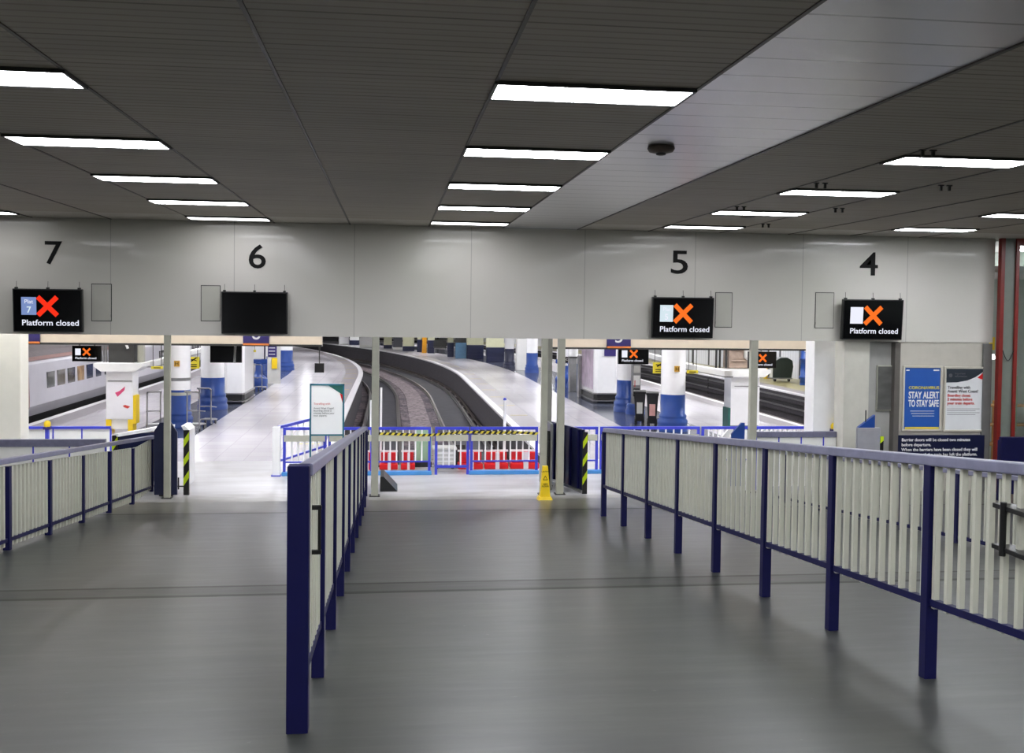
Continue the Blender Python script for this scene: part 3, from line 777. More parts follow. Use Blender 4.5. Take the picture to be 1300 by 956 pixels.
MB().prism([(-.08,0),(.22,0),(-.02,.26),(-.08,.26)], 'y', -.25, .5).build('wedge', BLACK, t)
for px, py0, py1, lab in ((484, 492, 548, 'thin white marker pole right behind the middle steel post'), (471, 508, 560, 'thin white marker pole just left of the middle steel post'), (641, 508, 560, 'thin white marker pole beside the right platform edge')):
    q = atY(px, py0, 20.1)
    t = thing('marker_pole', lab, 'pole', (q.x, 20.1, 0)); MB().tube((0,0,.02),(0,0,q.z),.022 if px != 641 else .03).build('pole', BRW, t)
    MB().lathe([(.1,0),(.1,.03),(.03,.05)], n=16).build('foot', BLACK, t)
    if px == 641: MB().lathe([(.033,q.z),(.035,q.z+.03),(.01,q.z+.05)], n=12).build('cap', BLUE, t)
# gates and leaves
def chevron(w, h, parent, y=0, x=0, d=.05):
    MB().box(x, x+w, y, y+d, 0, h).build('edge_bar', BLACK, parent)
    mb = MB(); n = 3; st = h/(n+.4)
    for i in range(n):
        z0 = .14*h+i*st
        mb.add([(x,y-.004,z0),(x+w,y-.004,z0+.14),(x+w,y-.004,min(h,z0+.14+.4*st)),(x,y-.004,z0+.4*st)], [(0,1,2,3)])
        mb.add([(x,y-.001,z0),(x+w,y-.001,z0+.14),(x+w,y-.001,min(h,z0+.14+.4*st)),(x,y-.001,z0+.4*st)], [(3,2,1,0)])
    mb.build('lime_stripes', LIME, parent)
t = thing('gate_leaf', 'navy gate leaf with clipped top corners behind the left steel post', 'gate', (-3.72, 17.1, 0))
MB().prism([(-.17,.03),(.2,.03),(.2,1.08),(.1,1.24),(-.08,1.24),(-.17,1.1)], 'y', -.02, .03).build('panel', DNAVY, t, .005)
MB().box(-.15,-.12,.03,.9,.1,1.0).build('side_panel', NAVY, t)
MB().box(-.1,.12,.03,.3,0,.05).build('foot', DARK, t)
t = thing('gate_leaf', 'gate leaf seen end-on with a lime and black striped edge', 'gate', (-3.44, 17.2, 0))
chevron(.09, 1.1, t)
MB().box(.0,.045,.05,.75,.12,1.06).build('panel', BRW, t)
MB().prism([(0,1.10),(.09,1.10),(.02,1.17),(-.04,1.17)], 'y', 0, .5).build('top_cap', BRW, t)
mb = MB().box(-.2,0,.0,.02,.14,.16).tube((-.08,0,.1),(-.08,0,.3),.012); mb.build('bolt', BLACK, t)
t = thing('gate_leaf', 'navy gate leaf folded back against the middle steel post', 'gate', (-.42, 16.95, 0))
MB().prism([(0,.02),(1.0,.02),(1.0,1.05),(.1,1.18),(0,1.0)], 'x', -.04, .03).build('panel', DNAVY, t, .004)
MB().box(-.06,.05,-.02,.02,0,1.1).build('edge_bar', NAVY, t)
t = thing('gate_leaf', 'navy gate leaf swung towards us with a lime and black striped end', 'gate', (3.33, 16.95, 0))
MB().obox((0.02,.04),(-.34,1.35),.05,.06,1.12).build('panel', DNAVY, t, .005)
chevron(.085, 1.08, t)
for k in range(4):
    MB().obox((-.03-.09*k,.12+.32*k),(-.04-.09*k,.15+.32*k),.075,.08,1.1).build('rib', NAVY, t)
MB().obox((0,.0),(-.34,1.35),.06,0.02,.06).build('bottom_bar', STEEL, t)
t = thing('gate_leaf', 'dark narrow gate edge behind the post right of the cone', 'gate', (2.72, 17.15, 0))
MB().box(0,.06,0,.8,.04,1.06).build('panel', BLACK, t, .01); MB().box(-.05,.06,-.03,.03,.9,1.08).build('latch_head', BLACK, t, .01)
MB().box(.07,.11,.0,.5,.04,1.2).build('side_panel', STEEL, t)
t = thing('gate_leaf', 'short white-topped navy gate leaf with a striped edge on the left landing', 'gate', (-4.62, 17.3, 0))
chevron(.09, 1.0, t, d=.03)
MB().obox((.09,.03),(.75,1.1),.05,.1,.98).build('panel', DNAVY, t); MB().beam((.07,0,1.03),(.76,1.1,1.06),.09,.05).build('top_cap', BRW, t)
t = thing('gate_leaf', 'navy clipped gate leaf and striped white flap left of the slim right post', 'gate', (6.2, 17.3, 0))
MB().prism([(-.08,.05),(.16,.05),(.16,1.2),(.1,1.2),(-.08,1.0)], 'y', -.02, .03).build('panel', COLB, t)
MB().box(-.34,-.26,-.02,.03,0,.88).build('edge_bar', BLACK, t); MB().prism([(-.36,.84),(-.24,.84),(-.05,1.08),(-.15,1.08)], 'y', -.03, .02).build('flap', BRW, t)
MB().prism([(-.35,.66),(-.25,.74),(-.25,.84),(-.35,.78)], 'y', -.035, -.02).build('lime_stripes', LIME, t)
t = thing('gate_leaf', 'grey gate leaf with a navy corner in front of the grey portal', 'gate', (8.2, 16.25, ramp(16.25)))
MB().box(-.22,.2,-.03,.03,.25,1.2).build('panel', mat('grey_leaf', (150,150,156), .35, var=.08), t, .01)
MB().prism([(-.2,1.2),(.1,1.2),(.1,1.42)], 'y', -.02, .05).build('corner_plate', COLB, t)
MB().box(.2,.26,-.03,.03,0,1.05).build('edge_bar', BLACK, t); MB().prism([(.2,.93),(.26,.98),(.26,1.05),(.2,1.05)], 'y', -.036, -.03).build('lime_stripes', LIME, t)
MB().box(-.2,-.16,-.03,.03,0,.25).build('foot', DARK, t)
MB().tube((-.06,0,1.2),(-.06,0,1.5),.01).build('latch_rod', BLACK, t)
# yellow beacons near the pillars
for px, py, Y, lab in ((57, 538, 18.9, 'yellow lamp on a short post beside the white tiled pillar'), (1056, 541, 17.35, 'yellow lamp on a short post beside the bright white pillar')):
    q = atY(px+3, py, Y); t = thing('beacon', lab, 'beacon', (q.x, Y, 0))
    MB().box(-.03,.03,-.03,.03,0,q.z-.08).build('post', BLUE, t)
    MB().lathe([(.05,q.z-.06),(.06,q.z-.02),(.06,q.z+.02),(.03,q.z+.06)], n=14).build('lamp_head', YEL, t); MB().box(-.06,.06,-.05,.05,q.z-.1,q.z-.05).build('collar', PURP, t)
# floor cone
t = thing('floor_cone', 'yellow wet floor cone with black warning print standing by the posts', 'cone', (2.575, 16.35, ramp(16.35)))
def frus(z0, z1, a0, b0, a1, b1): 
    return MB().add([(-a0,-b0,z0),(a0,-b0,z0),(a0,b0,z0),(-a0,b0,z0),(-a1,-b1,z1),(a1,-b1,z1),(a1,b1,z1),(-a1,b1,z1)],[(3,2,1,0),(4,5,6,7),(0,1,5,4),(1,2,6,5),(2,3,7,6),(3,0,4,7)])
frus(.06,.57,.085,.075,.045,.03).build('body', YEL, t, .006); frus(0,.06,.125,.11,.1,.09).build('base', YEL, t, .006)
text('caution_word', 'CAUTION', .03, (0,-.05,.47), INK, t, rot=(PI/2-.09,0,0), ext=.002)
mb = MB()
for a, b in (((-.035,.34),(.035,.34)),((.035,.34),(0,.41)),((0,.41),(-.035,.34))):
    p0 = Vector((a[0], -.078+.088*(a[1]-.06), a[1])); p1 = Vector((b[0], -.078+.088*(b[1]-.06), b[1])); mb.tube(p0, p1, .004, n=6)
mb.build('warning_triangle', INK, t)
text('warning_words', 'WET\nFLOOR', .035, (0,-.066,.26), INK, t, rot=(PI/2-.09,0,0), ext=.002)
# free-standing notice
t = thing('notice_stand', 'free-standing white notice in a teal frame at the start of the platform', 'notice', (-1.14, 18.35, 0))
fm = MB(); 
for x in (-.31, .28): fm.box(x, x+.03, -.02, .02, .3, 1.8)
fm.box(-.31,.31,-.02,.02,1.77,1.8).box(-.31,.31,-.02,.02,.85,.88); fm.build('frame', TEAL, t)
MB().box(-.28,.28,-.012,.012,.88,1.77).build('poster', mat('poster_bright', (244,246,246), .35, var=0), t)
MB().prism([(.02,1.77),(.28,1.77),(.28,1.6)], 'y', -.016, -.01).build('corner', GREEND, t)
MB().prism([(.23,1.63),(.28,1.6),(.28,1.45)], 'y', -.016, -.01).build('accent', RED, t)
text('heading', 'Travelling with', .05, (-.24,-.014,1.42), INKR, t, align='LEFT', ext=.001)
text('message', 'Avanti West Coast?\nBoarding closes 2\nminutes before your\ntrain departs.', .045, (-.24,-.014,1.34), INKG, t, align='LEFT', ext=.001)
for x in (-.295, .295): MB().box(x-.02,x+.02,-.25,.25,0,.03).box(x-.015,x+.015,-.02,.02,.03,.3).build('leg', TEAL, t)

# ================================================================== PLATFORM FURNITURE
def column(pos, r, blue_h, label, top=3.96, body=COLB, white=BRW, name='round_column', extra=None):
    t = thing(name, label, 'column', pos)
    k = r/.33
    prof = [(r*1.25,0),(r*1.25,.12*k),(r*1.18,.15*k),(r*1.22,.2*k),(r*1.22,.28*k),(r*1.08,.34*k),(r*1.12,.38*k),(r*1.12,.42*k),(r,.47*k)]
    MB().lathe([(a, z) for a, z in prof]+[(r, blue_h)]).build('blue_base', body, t)
    MB().lathe([(r*.995, blue_h),(r*.995, top)]).build('shaft', white, t)
    if extra: extra(t, r)
    return t
def hsign(t, r):
    MB().box(-.07,.07,-r-.02,-r+.02, 1.6, 1.75).build('plate', mat('ochre_plate', (196,150,50), .4), t)
    text('letter', 'H', .14, (0,-r-.024,1.625), INK, t, ext=.002)
def band(t, r):
    hsign(t, r)
    MB().lathe([(r*1.01,1.22),(r*1.01,1.3)]).build('grey_band', STEEL, t); MB().lathe([(r*1.01,.84),(r*1.01,.92)]).build('grey_band', GREYB, t)
cp = [(-5.5, 26.95, .29, .98, 'nearest blue and white column on the left platform, beside luggage trolleys', band),
      (-5.45, 31.6, .36, .98, 'second column on the left platform, partly behind the dark hanging screen', None),
      (-5.3, 37.3, .20, .98, 'slim third column on the left platform behind the white kiosk', None),
      (-5.2, 50.8, .34, 1.0, 'farthest clear blue and white column on the left platform', None),
      (7.52, 25.9, .33, .98, 'nearest blue and white column on the right platform, beside the wheelie bins', hsign),
      (7.5, 30.9, .36, 1.0, 'blue and white column on the right platform behind the ticket machine', None),
      (7.42, 40.1, .2, 1.0, 'slim blue and white column left of the right-hand white kiosk', None),
      (7.1, 49.8, .29, 1.0, 'blue and white column seen left of the grey posts', None),
      (-5.7, 46.6, .18, .9, 'slim blue column just before the farthest one on the left platform', None)]
for x, y, r, bh, lab, ex in cp: column((x, y, 0), r, bh, lab, extra=ex)
# hanging yellow signs
def ysign(px0, px1, py0, py1, Y, label, words=None):
    a = atY(px0, py0, Y); b = atY(px1, py1, Y); w = b.x-a.x; h = a.z-b.z
    t = thing('hanging_sign', label, 'sign', ((a.x+b.x)/2, Y, b.z))
    MB().box(-w/2, w/2, -.015, .015, 0, h).build('panel', HAZY, t)
    mb = MB()
    for x in (-w*.35, w*.35): mb.tube((x,0,h),(x,0,3.96-b.z),.008,n=6)
    mb.build('hanger', DARK, t)
    if words:
        mb = MB().tube((-.06,-.02,h*.62),(.07,-.02,h*.9),.018,n=6); mb.tube((.0,-.02,h*.76),(.09,-.02,h*.66),.012,n=6).tube((.0,-.02,h*.76),(-.09,-.02,h*.8),.012,n=6).lathe([(.03,h*.9),(.03,h*.97)],.09,-.02,8)
        mb.build('falling_figure', INK, t)
        for k in range(2): MB().box(-w*.3,w*.3,-.018,-.014,h*.12+k*h*.18,h*.2+k*h*.18).build('text_line', INK, t)
    else: MB().box(-w*.3,w*.3,-.018,-.014,h*.3,h*.6).build('text_line', INK, t)
ysign(238, 253, 453, 468, 27.5, 'yellow square warning sign right of the nearest left column', True)
ysign(192, 207, 465, 468.5, 25.2, 'flat yellow hanging sign left of the nearest left column')
ysign(829, 844, 460, 474, 26.3, 'yellow square warning sign left of the nearest right column', True)
ysign(872, 886, 470, 474, 25.2, 'flat yellow hanging sign right of the nearest right column')
ysign(739, 749, 446, 452, 38, 'small yellow sign above the dark gap near the help point')
ysign(314, 325, 444, 447, 36, 'flat yellow hanging sign by the slim third left column')
# long white trunking at canopy edge
def trunk(pts, label):
    t = thing('overhead_trunking', label, 'trunking', (0,0,0)); mb = MB(); vs = []
    for a, b in zip(pts, pts[1:]): mb.beam(a, b, .2, .13)
    mb.build('channel', WHITE, t); mb = MB()
    for a, b in zip(pts, pts[1:]):
        mb.beam(Vector(a)-Vector((0,0,.13)), Vector(b)-Vector((0,0,.13)), .24, .03)
    mb.build('bottom_flange', STEEL, t); mb = MB()
    for p in pts[1:]: mb.tube(p, (p[0], p[1], 3.96), .012, n=6)
    mb.build('hanger', DARK, t)
zt_ = CZ-1.45
trunk([atZ(px, py, zt_) for px, py in ((191, 458.6), (205, 455.5), (232, 447), (262, 440.5))], 'white overhead trunking running back from the left-hand white kiosk')
trunk([atZ(px, py, zt_) for px, py in ((925, 471), (880, 463), (845, 454), (815, 446), (790, 441))], 'white overhead trunking running back from the right-hand white kiosk')
# kiosks under the dark pillars
def kiosk(x0, x1, y, z0, z1, label, poster=True, dark=DARK):
    w = x1-x0; t = thing('map_kiosk', label, 'kiosk', ((x0+x1)/2, y, 0))
    MB().box(-w/2, w/2, -.05, .5, z0, z1).build('body', BRW, t, .01)
    c = MB().prism([(-w/2-.25, z1+.2), (w/2+.25, z1+.2), (w/2+.25, z1+.12), (w/2+.08, z1), (-w/2-.08, z1), (-w/2-.25, z1+.12)], 'y', -.2, .65); c.build('cornice', WHITE, t)
    return t, w
t, w = kiosk(-6.94, -6.30, 25.5, CZ-2.84, CZ-1.65, 'white kiosk with a pink route map and yellow feet on the left platform')
MB().box(-w/2+.02, w/2-.04, -.062, -.05, CZ-2.8, CZ-1.92).build('poster', mat('map_paper', (238,238,240), .4, var=.02), t)
MB().box(-w/2+.05, w/2-.02, -.07, -.05, CZ-1.9, CZ-1.88).build('ledge', STEEL, t)
MB().prism([(-.1,CZ-2.18),(0,CZ-2.14),(.14,CZ-2.02),(.12,CZ-2.12),(.02,CZ-2.22),(-.04,CZ-2.28)], 'y', -.068, -.062).build('map_area', PINK, t)
MB().prism([(.08,CZ-2.5),(.14,CZ-2.48),(.26,CZ-2.52),(.2,CZ-2.57),(.12,CZ-2.54)], 'y', -.068, -.062).build('map_route', INKR, t)
for x in (-w/2, w/2-.12): MB().box(x, x+.12, -.05, .3, 0, CZ-2.84).build('foot', YEL, t)
MB().box(w/2, w/2+.07, -.04, .3, .25, .95).build('side_strip', YEL, t)
MB().box(-w/2+.12, w/2-.12, 0, .3, .12, CZ-2.84).build('underbox', WHITE, t)
t = thing('plated_column', 'dark steel clad column with pipes above the left kiosk', 'column', (-6.65, 25.95, CZ-1.45))
MB().box(-.3,.3,-.25,.25,0,2.2).build('cladding', DARK, t); MB().box(.36,.5,-.1,.1,0,2.2).build('side_rib', POSTG, t)
for x in (-.42,-.36): MB().tube((x,-.2,0),(x,-.2,2.2),.025).build('pipe', STEEL, t)
MB().tube((.1,-.3,.55),(.18,-.3,.35),.03).build('bracket', WHITE, t)
t, w = kiosk(9.14, 9.95, 26, CZ-3.08, CZ-1.75, 'plain white kiosk under the rusty column on the right platform')
MB().box(-w/2-.06, -w/2, -.06, .4, 0, .6).build('green_edge', GREEND, t); MB().box(-w/2, w/2, 0, .4, 0, CZ-3.08).build('plinth', GREEND, t)
MB().box(-w/2+.1, w/2, -.06, -.05, CZ-2.02, CZ-2.0).build('ledge', STEEL, t)
t = thing('plated_column', 'rust-stained stone column with pipes above the right kiosk', 'column', (9.4, 26.4, CZ-1.53))
MB().box(-.25,.5,-.25,.25,0,2.25).build('cladding', PINKSTONE, t)
for x in (-.6,-.5,-.32): MB().tube((x,-.2,0),(x,-.2,2.25),.03).build('pipe', DARK, t)
for z in (.2,.5,.62): MB().tube((-.2,-.28,z),(.45,-.28,z),.02).build('cross_pipe', PINKSTONE, t)
mb = MB().tube((.25,-.3,.3),(.25,-.3,1.0),.11); mb.lathe([(.11,.3),(.02,.22)],.25,-.3,16); mb.build('lamp_housing', BOXG, t)
# screens on the platforms
def hang_screen(px0, px1, py0, py1, Y, label, mode):
    a = atY(px0, py0, Y); b = atY(px1, py1, Y)
    t = monitor(a.x, b.x, b.z, a.z, Y+.14, label, mode, tilt=0, hangers=False)
    mb = MB()
    for x in (-.15, .15): mb.box(x-.015, x+.015, 0, .03, a.z-b.z, CZ-.5-b.z)
    mb.build('hanger', DARK, t); return t
hang_screen(92, 129, 438.5, 459, 21.6, 'small closed-platform screen left of the dark steel clad column', 'amber')
hang_screen(785, 823, 440.5, 462.5, 21.6, 'small closed-platform screen above the ticket machine', 'amber')
hang_screen(950, 985, 446, 467.5, 21.6, 'small closed-platform screen partly behind the slim right post', 'amber')
t = hang_screen(267, 307, 438, 460.5, 21.6, 'blank black screen hanging below the cream fascia on the left', None)
MB().tube((.18,-.06,.0),(.2,-.06,.4),.025).build('bracket', STEEL, t)
# white kiosks on the column line
def big_kiosk(cx, cy, w, d, h, label, map_face):
    t = thing('information_kiosk', label, 'kiosk', (cx, cy, 0))
    c = .12*w
    poly = [(-w/2,-d/2+c),(-w/2+c,-d/2),(w/2-c,-d/2),(w/2,-d/2+c),(w/2,d/2),(-w/2,d/2)]
    MB().prism(poly, 'z', .34, h).build('body', BRW, t, .01)
    MB().prism([(a*1.03, b*1.03) for a, b in poly], 'z', .12, .3).build('skirt', DARK, t)
    MB().prism([(a*1.12, b*1.12) for a, b in poly], 'z', .3, .35).build('bumper_rail', STEEL, t, .01)
    MB().prism([(a*1.15, b*1.15) for a, b in poly], 'z', .06, .1).build('foot_rail', STEEL, t, .01)
    MB().prism([(a*1.02, b*1.02) for a, b in poly], 'z', 0, .06).build('base', BLACK, t)
    if map_face: MB().box(-w/2-.02, -w/2, -d/2+.25, d/2-.1, .45, h-.25).build('map_panel', mat('map_print', (176,160,176), .3, var=.3, scale=3), t)
    return t
t = big_kiosk(7.42, 34.9, .85, 2.4, 2.1, 'white kiosk with a map panel and steel bumper rail on the right platform', True)
MB().box(-.1,.3,-1.24,-1.2,1.62,1.9).build('purple_sign', PURP, t)
MB().box(-.55,-.45,1.0,1.4,0,1.5).build('side_post', STEEL, t)
big_kiosk(-5.05, 34.4, .62, 2.2, 2.2, 'white kiosk with steel bumper rails behind the hanging blank screen', False)
t = thing('steel_bin_post', 'tall grey steel cabinet left of the right-hand white kiosk', 'cabinet', (7.05, 38.3, 0))
MB().box(-.12,.16,-.15,.15,0,1.32).build('body', STEEL, t, .01); MB().box(-.14,.18,-.17,.17,1.32,1.37).build('cap', DARK, t)
# ticket machine
t = thing('ticket_machine', 'silver machine on a blue plinth in front of a column on the right platform', 'machine', (7.55, 30.1, 0))
MB().box(-.13,.13,-.1,.12,.32,1.65).build('body', STEEL, t, .01); MB().box(-.1,.1,-.115,-.1,1.28,1.5).build('display_panel', BOXG, t)
MB().box(-.1,.1,-.115,-.1,.9,1.2).build('keypad_panel', WHITE, t); MB().box(-.1,.1,-.115,-.1,.55,.8).build('tray', BLACK, t); MB().box(-.07,-.05,-.13,-.1,.85,1.05).build('lever', INKR, t)
MB().lathe([(.3,0),(.3,.12),(.27,.2),(.29,.26),(.24,.32)]).build('plinth', COLB, t)
# help points
def help_point(x, y, k, label, head=True):
    t = thing('help_point', label, 'help point', (x, y, 0))
    MB().lathe([(.42*k,0),(.42*k,.1),(.40*k,.14),(.42*k,.2),(.42*k,.34),(.38*k,.4),(.36*k,.42),(.2*k,.52),(.14*k,.7),(.13*k,1.0)], n=24).build('base', COLB, t)
    MB().box(-.4*k,.4*k,-.05,.05,.96,1.12).build('crossbar', COLB, t, .01)
    for x_ in (-.28*k,.28*k): MB().box(x_-.025,x_+.025,-.03,.03,1.12,2.4).build('upright', NAVY, t)
    MB().box(-.36*k,.36*k,-.012,.012,1.14,2.4).build('panel', BRW, t)
    if head: 
        MB().box(-.1,.1,-.25,-.15,1.0,1.25).build('screen_head', BLACK, t, .01); text('logo', 'C', .12, (0,-.252,1.1), INKW, t)
        MB().lathe([(.06,.88),(.06,.95),(.03,.98)],0,-.16,14).build('handset', BRW, t)
    return t
help_point(7.25, 40.9, 1.05, 'blue help point with a black head on a wide ringed base', True)
help_point(-5.1, 39.6, .85, 'blue T-shaped stand with white panels on the left platform', False)
# bins, trolleys
def wheelie(x, y, label, sticker):
    t = thing('wheelie_bin', label, 'bin', (x, y, 0), -.25)
    frus(.08,.86,.11,.14,.16,.2).build('body', BLACK, t, .01)
    MB().prism([(-.23,.86),(.22,.86),(.22,.9),(0,.96),(-.23,.93)], 'x', -.175, .175).build('lid', BLACK, t, .01)
    for x_ in (-.12,.12): MB().tube((x_-.02,.13,.1),(x_+.02,.13,.1),.1).build('wheel', DARK, t)
    MB().box(-.14,.14,.18,.23,.8,.84).build('handle', BLACK, t)
    MB().box(-.08,.08,-.185,-.15,.3,.62).build('sticker', sticker, t)
    MB().box(-.1,-.06,-.12,-.08,0,.1).box(.06,.1,-.12,-.08,0,.1).build('front_foot', BLACK, t)
wheelie(7.24, 26.95, 'black wheelie bin with a red and white sticker next to the column', mat('sticker_pink', (214,160,150), .5))
wheelie(7.02, 27.5, 'black wheelie bin with a pale sticker, left of its twin', BOXG)
def trolley(x, y, rz, label):
    t = thing('luggage_trolley', label, 'trolley', (x, y, 0), rz)
    mb = MB()
    for s_ in (-.16,.16):
        mb.tube((s_,0,.04),(s_,0,.95),.018).tube((s_,0,.95),(s_,-.15,1.0),.018).tube((s_,0,.14),(s_,.42,.12),.018).tube((s_,.0,.5),(s_,.38,.45),.012)
    mb.tube((-.16,-.15,1.0),(.16,-.15,1.0),.022).tube((-.16,0,.5),(.16,0,.5),.012).tube((-.16,.42,.12),(.16,.42,.12),.015)
    mb.build('frame', STEEL, t)
    MB().box(-.15,.15,.05,.4,.13,.15).build('deck', mat('trolley_mesh', (140,142,144), .4, metal=.4) if not bpy.data.materials.get('trolley_mesh') else bpy.data.materials['trolley_mesh'], t)
    for a, b in ((-.16,.05),(.16,.05),(-.14,.38),(.14,.38)): MB().tube((a-.015,b,.05),(a+.015,b,.05),.05).build('wheel', BLACK, t)
    return t
trolley(-5.0, 26.2, -.2, 'steel luggage trolley right of the nearest left column')
trolley(-4.9, 27.3, -.2, 'steel luggage trolley behind another beside the nearest left column')
trolley(-5.95, 26.1, .3, 'steel luggage trolley partly hidden by the left steel post')
trolley(-4.95, 38.3, -.3, 'small steel trolley in front of the blue T-shaped stand')
# info panel left platform
t = thing('info_totem', 'grey totem with a purple notice and a yellow box on the left platform', 'totem', (-4.78, 42.0, 0))
MB().box(-.26,.26,-.08,.08,0,2.3).build('body', BOXG, t); MB().box(-.24,.12,-.1,-.08,1.1,1.75).build('purple_notice', PURP, t)
MB().box(-.08,.14,-.14,-.08,.62,1.06).build('yellow_box', YEL, t, .01)
for k in range(4): MB().box(-.2,.05,-.104,-.1,1.2+.13*k,1.23+.13*k).build('text_line', INKW, t)
t = thing('hanging_sign', 'small square black sign hanging on a thin rod over the left platform', 'sign', atY(405.5, 473, 30)+Vector((0,0,0)))
hz_ = t.location.z
MB().box(-.14,.14,-.02,.02,0,.28).build('panel', BLACK, t); MB().box(-.015,.015,-.02,.02,.28,3.96-hz_).build('rod', DARK, t)
# yellow dashes along the right and left platform edges
q = None
for X, nm in ((3.85, 'right'), (-1.85, 'left')):
    for i, s in enumerate([23.5+3.1*j for j in range(13)]):
        o = MB(); p = A(X, s, .002); 
        if q is None:
            q = MB().box(-.26,.26,-.06,.06,0,.002).build('edge_marking', mat('marking_yellow', (206,190,110), .5), None); c = q
        else: c = q.copy(); C.objects.link(c)
        c.location = p; tag(c, 'pale yellow dash painted on the grey strip of the '+nm+' platform', 'floor marking', 'yellow dashes on the '+nm+' platform edge')
# distant counters and columns on the right platform
far = [(640, 654.5, 467, 443, DNAVY, BRW, 'dark navy and white column left of the blue column by the grey posts', 'round_column'),
       (655.5, 668, 470, 430, WHITE, STEEL, 'pale steel seating frame left of the distant blue column', None),
       (617, 640, 459.5, 441, DNAVY, CREAMW, 'wide cream block with a navy plinth, nearest on the distant platform bend', None),
       (592, 614, 455.5, 438, DNAVY, CREAMW, 'cream block with a navy plinth left of the widest one', None),
       (578, 592, 455, 435, mat('pale_blue_panel', (90,130,160), .2), DARK, 'pale blue glass screen on the distant platform bend', None),
       (568, 575.7, 453, 435, DNAVY, CREAMW, 'narrow navy and cream pier left of the pale blue screen', None),
       (542.7, 552, 448.5, 432, DNAVY, CREAMW, 'navy and cream pier right of the yellow unit', None),
       (536, 541.4, 448, 427, mat('amber_unit', (226,160,30), .4), mat('amber_unit_b', (226,160,30), .4), 'tall amber yellow unit between two navy piers', None),
       (529.5, 535.5, 447, 431, DNAVY, CREAMW, 'navy and cream pier left of the amber unit', None),
       (511, 526, 445.6, 439.5, DNAVY, CREAMW, 'cream wall block with a low navy plinth on the distant bend', None),
       (499, 511, 444, 441, WHITE, PANW, 'white ribbed screen between two navy-based blocks', None),
       (487, 497.7, 442.5, 438, DNAVY, CREAMW, 'small navy-framed block right of the middle steel post', None),
       (456, 474, 441, 438, WHITE, BRW, 'white block left of the middle steel post on the distant bend', None),
       (443.7, 456, 438, 432, DNAVY, WHITE, 'navy and white block second from the end of the distant bend', None),
       (430, 443, 437.5, 436, WHITE, BRW, 'white block at the very end of the distant bend', None)]
for x0, x1, yf, yt, mb_, mt, lab, nm in far:
    a = atZ(x0, yf, 0); b = atZ(x1, yf, 0); c = (a+b)/2; w = (b-a).length*(.94 if nm is None else 1); top = atY((x0+x1)/2, yt, c.y).z
    if nm: column((c.x, c.y+.3, 0), w*.42, top, lab, body=mb_, white=mt); continue
    t = thing('platform_block', lab, 'block', c, 0)
    MB().box(-w/2-.01, w/2+.01, -.1, .45, 0, top).build('plinth', mb_, t, .02)
    MB().box(-w/2, w/2, 0, .5, top, 3.8).build('upper_wall', mt, t)
    for k in (.25,.5): MB().box(-w/2-.01, w/2+.01, -.13, -.1, top*k, top*k+.04).build('moulding', mb_, t)
q = atZ(557.5, 448, 0)
t = thing('bench', 'dark bench on the distant platform bend', 'bench', q+Vector((0,-1.3,0)))
MB().box(-.45,.45,-.2,.25,.4,.46).build('seat', DARK, t); MB().box(-.45,.45,.22,.27,.46,.95).build('backrest', DARK, t)
for x in (-.4,.35): MB().box(x,x+.05,-.2,.25,0,.4).build('leg', STEEL, t)
# ================================================================== FAR RIGHT PLATFORM
def g3(px, py): return atZ(px, py, 0)
q = g3(1020, 489); t = thing('pipe_column', 'tall blue ringed pipe column against the far right wall', 'column', (q.x, q.y, 0))
MB().lathe([(.16,0),(.16,.3),(.2,.32),(.2,.4),(.15,.42),(.15,1.1),(.18,1.12),(.18,1.2),(.15,1.22),(.15,3.96)], n=20).build('pipe', COLB, t)
for z in (1.5, 1.7): MB().box(-.05,.05,-.17,-.15,z,z+.07).build('label_plate', WHITE, t)
q = g3(1031, 489); t = thing('standing_notice', 'black upright notice panel above the yellow unit on the far right', 'notice', (q.x, q.y+.15, 0))
MB().box(-.22,.25,-.02,.02,1.0,1.95).build('board', DARK, t); MB().box(-.18,0,-.03,-.02,1.05,1.3).build('paper', WHITE, t)
for x in (-.2,.22): MB().box(x-.015,x+.015,0,.03,0,1.95).build('leg', STEEL, t)
for k in range(3): MB().box(-.15,.18,-.026,-.02,1.5+.1*k,1.53+.1*k).build('text_line', INKG, t)
q = g3(1028, 490); t = thing('salt_bin', 'yellow unit on wheels beside the blue pipe column', 'bin', (q.x, q.y-.3, 0))
MB().box(-.14,.16,-.15,.15,.12,1.0).build('body', mat('orange_yellow', (232,176,30), .4), t, .02)
for x in (-.12,.12): MB().tube((x-.03,-.1,.07),(x+.03,-.1,.07),.07).build('wheel', BLACK, t)
q = g3(1036, 490); t = thing('chevron_board', 'narrow yellow and black striped board right of the yellow unit', 'board', (q.x, q.y-.3, 0))
MB().box(-.08,.08,-.02,.02,0,1.0).build('board', BLACK, t); mb = MB()
for k in range(4): mb.prism([(-.08,.05+.24*k),(.08,.17+.24*k),(.08,.28+.24*k),(-.08,.16+.24*k)], 'y', -.026, -.02)
mb.build('yellow_stripes', YEL, t)
q = g3(1043, 490); t = thing('hoop_rail', 'thin tubular hoop rail at the far right wall', 'rail', (q.x, q.y, 0))
MB().tube((-.2,0,0),(-.2,0,1.0),.02).tube((-.2,0,1.0),(.2,0,1.0),.02).tube((.2,0,1.0),(.2,0,0),.02).build('hoop', STEEL, t)
q = g3(992, 484); t = thing('waste_skip', 'large dark green domed bin on the far right platform', 'bin', (q.x-.05, q.y, 0))
MB().prism([(-.45,.15),(.42,.15),(.5,.7),(.45,.98),(.2,1.12),(-.15,1.1),(-.42,.92),(-.5,.6)], 'y', -.3, .4).build('body', DGREEN, t, .03)
MB().box(-.48,.45,-.32,.42,.12,.18).build('chassis', STEEL, t)
for x in (-.35,.32): MB().tube((x-.04,-.2,.08),(x+.04,-.2,.08),.08).build('wheel', DARK, t)
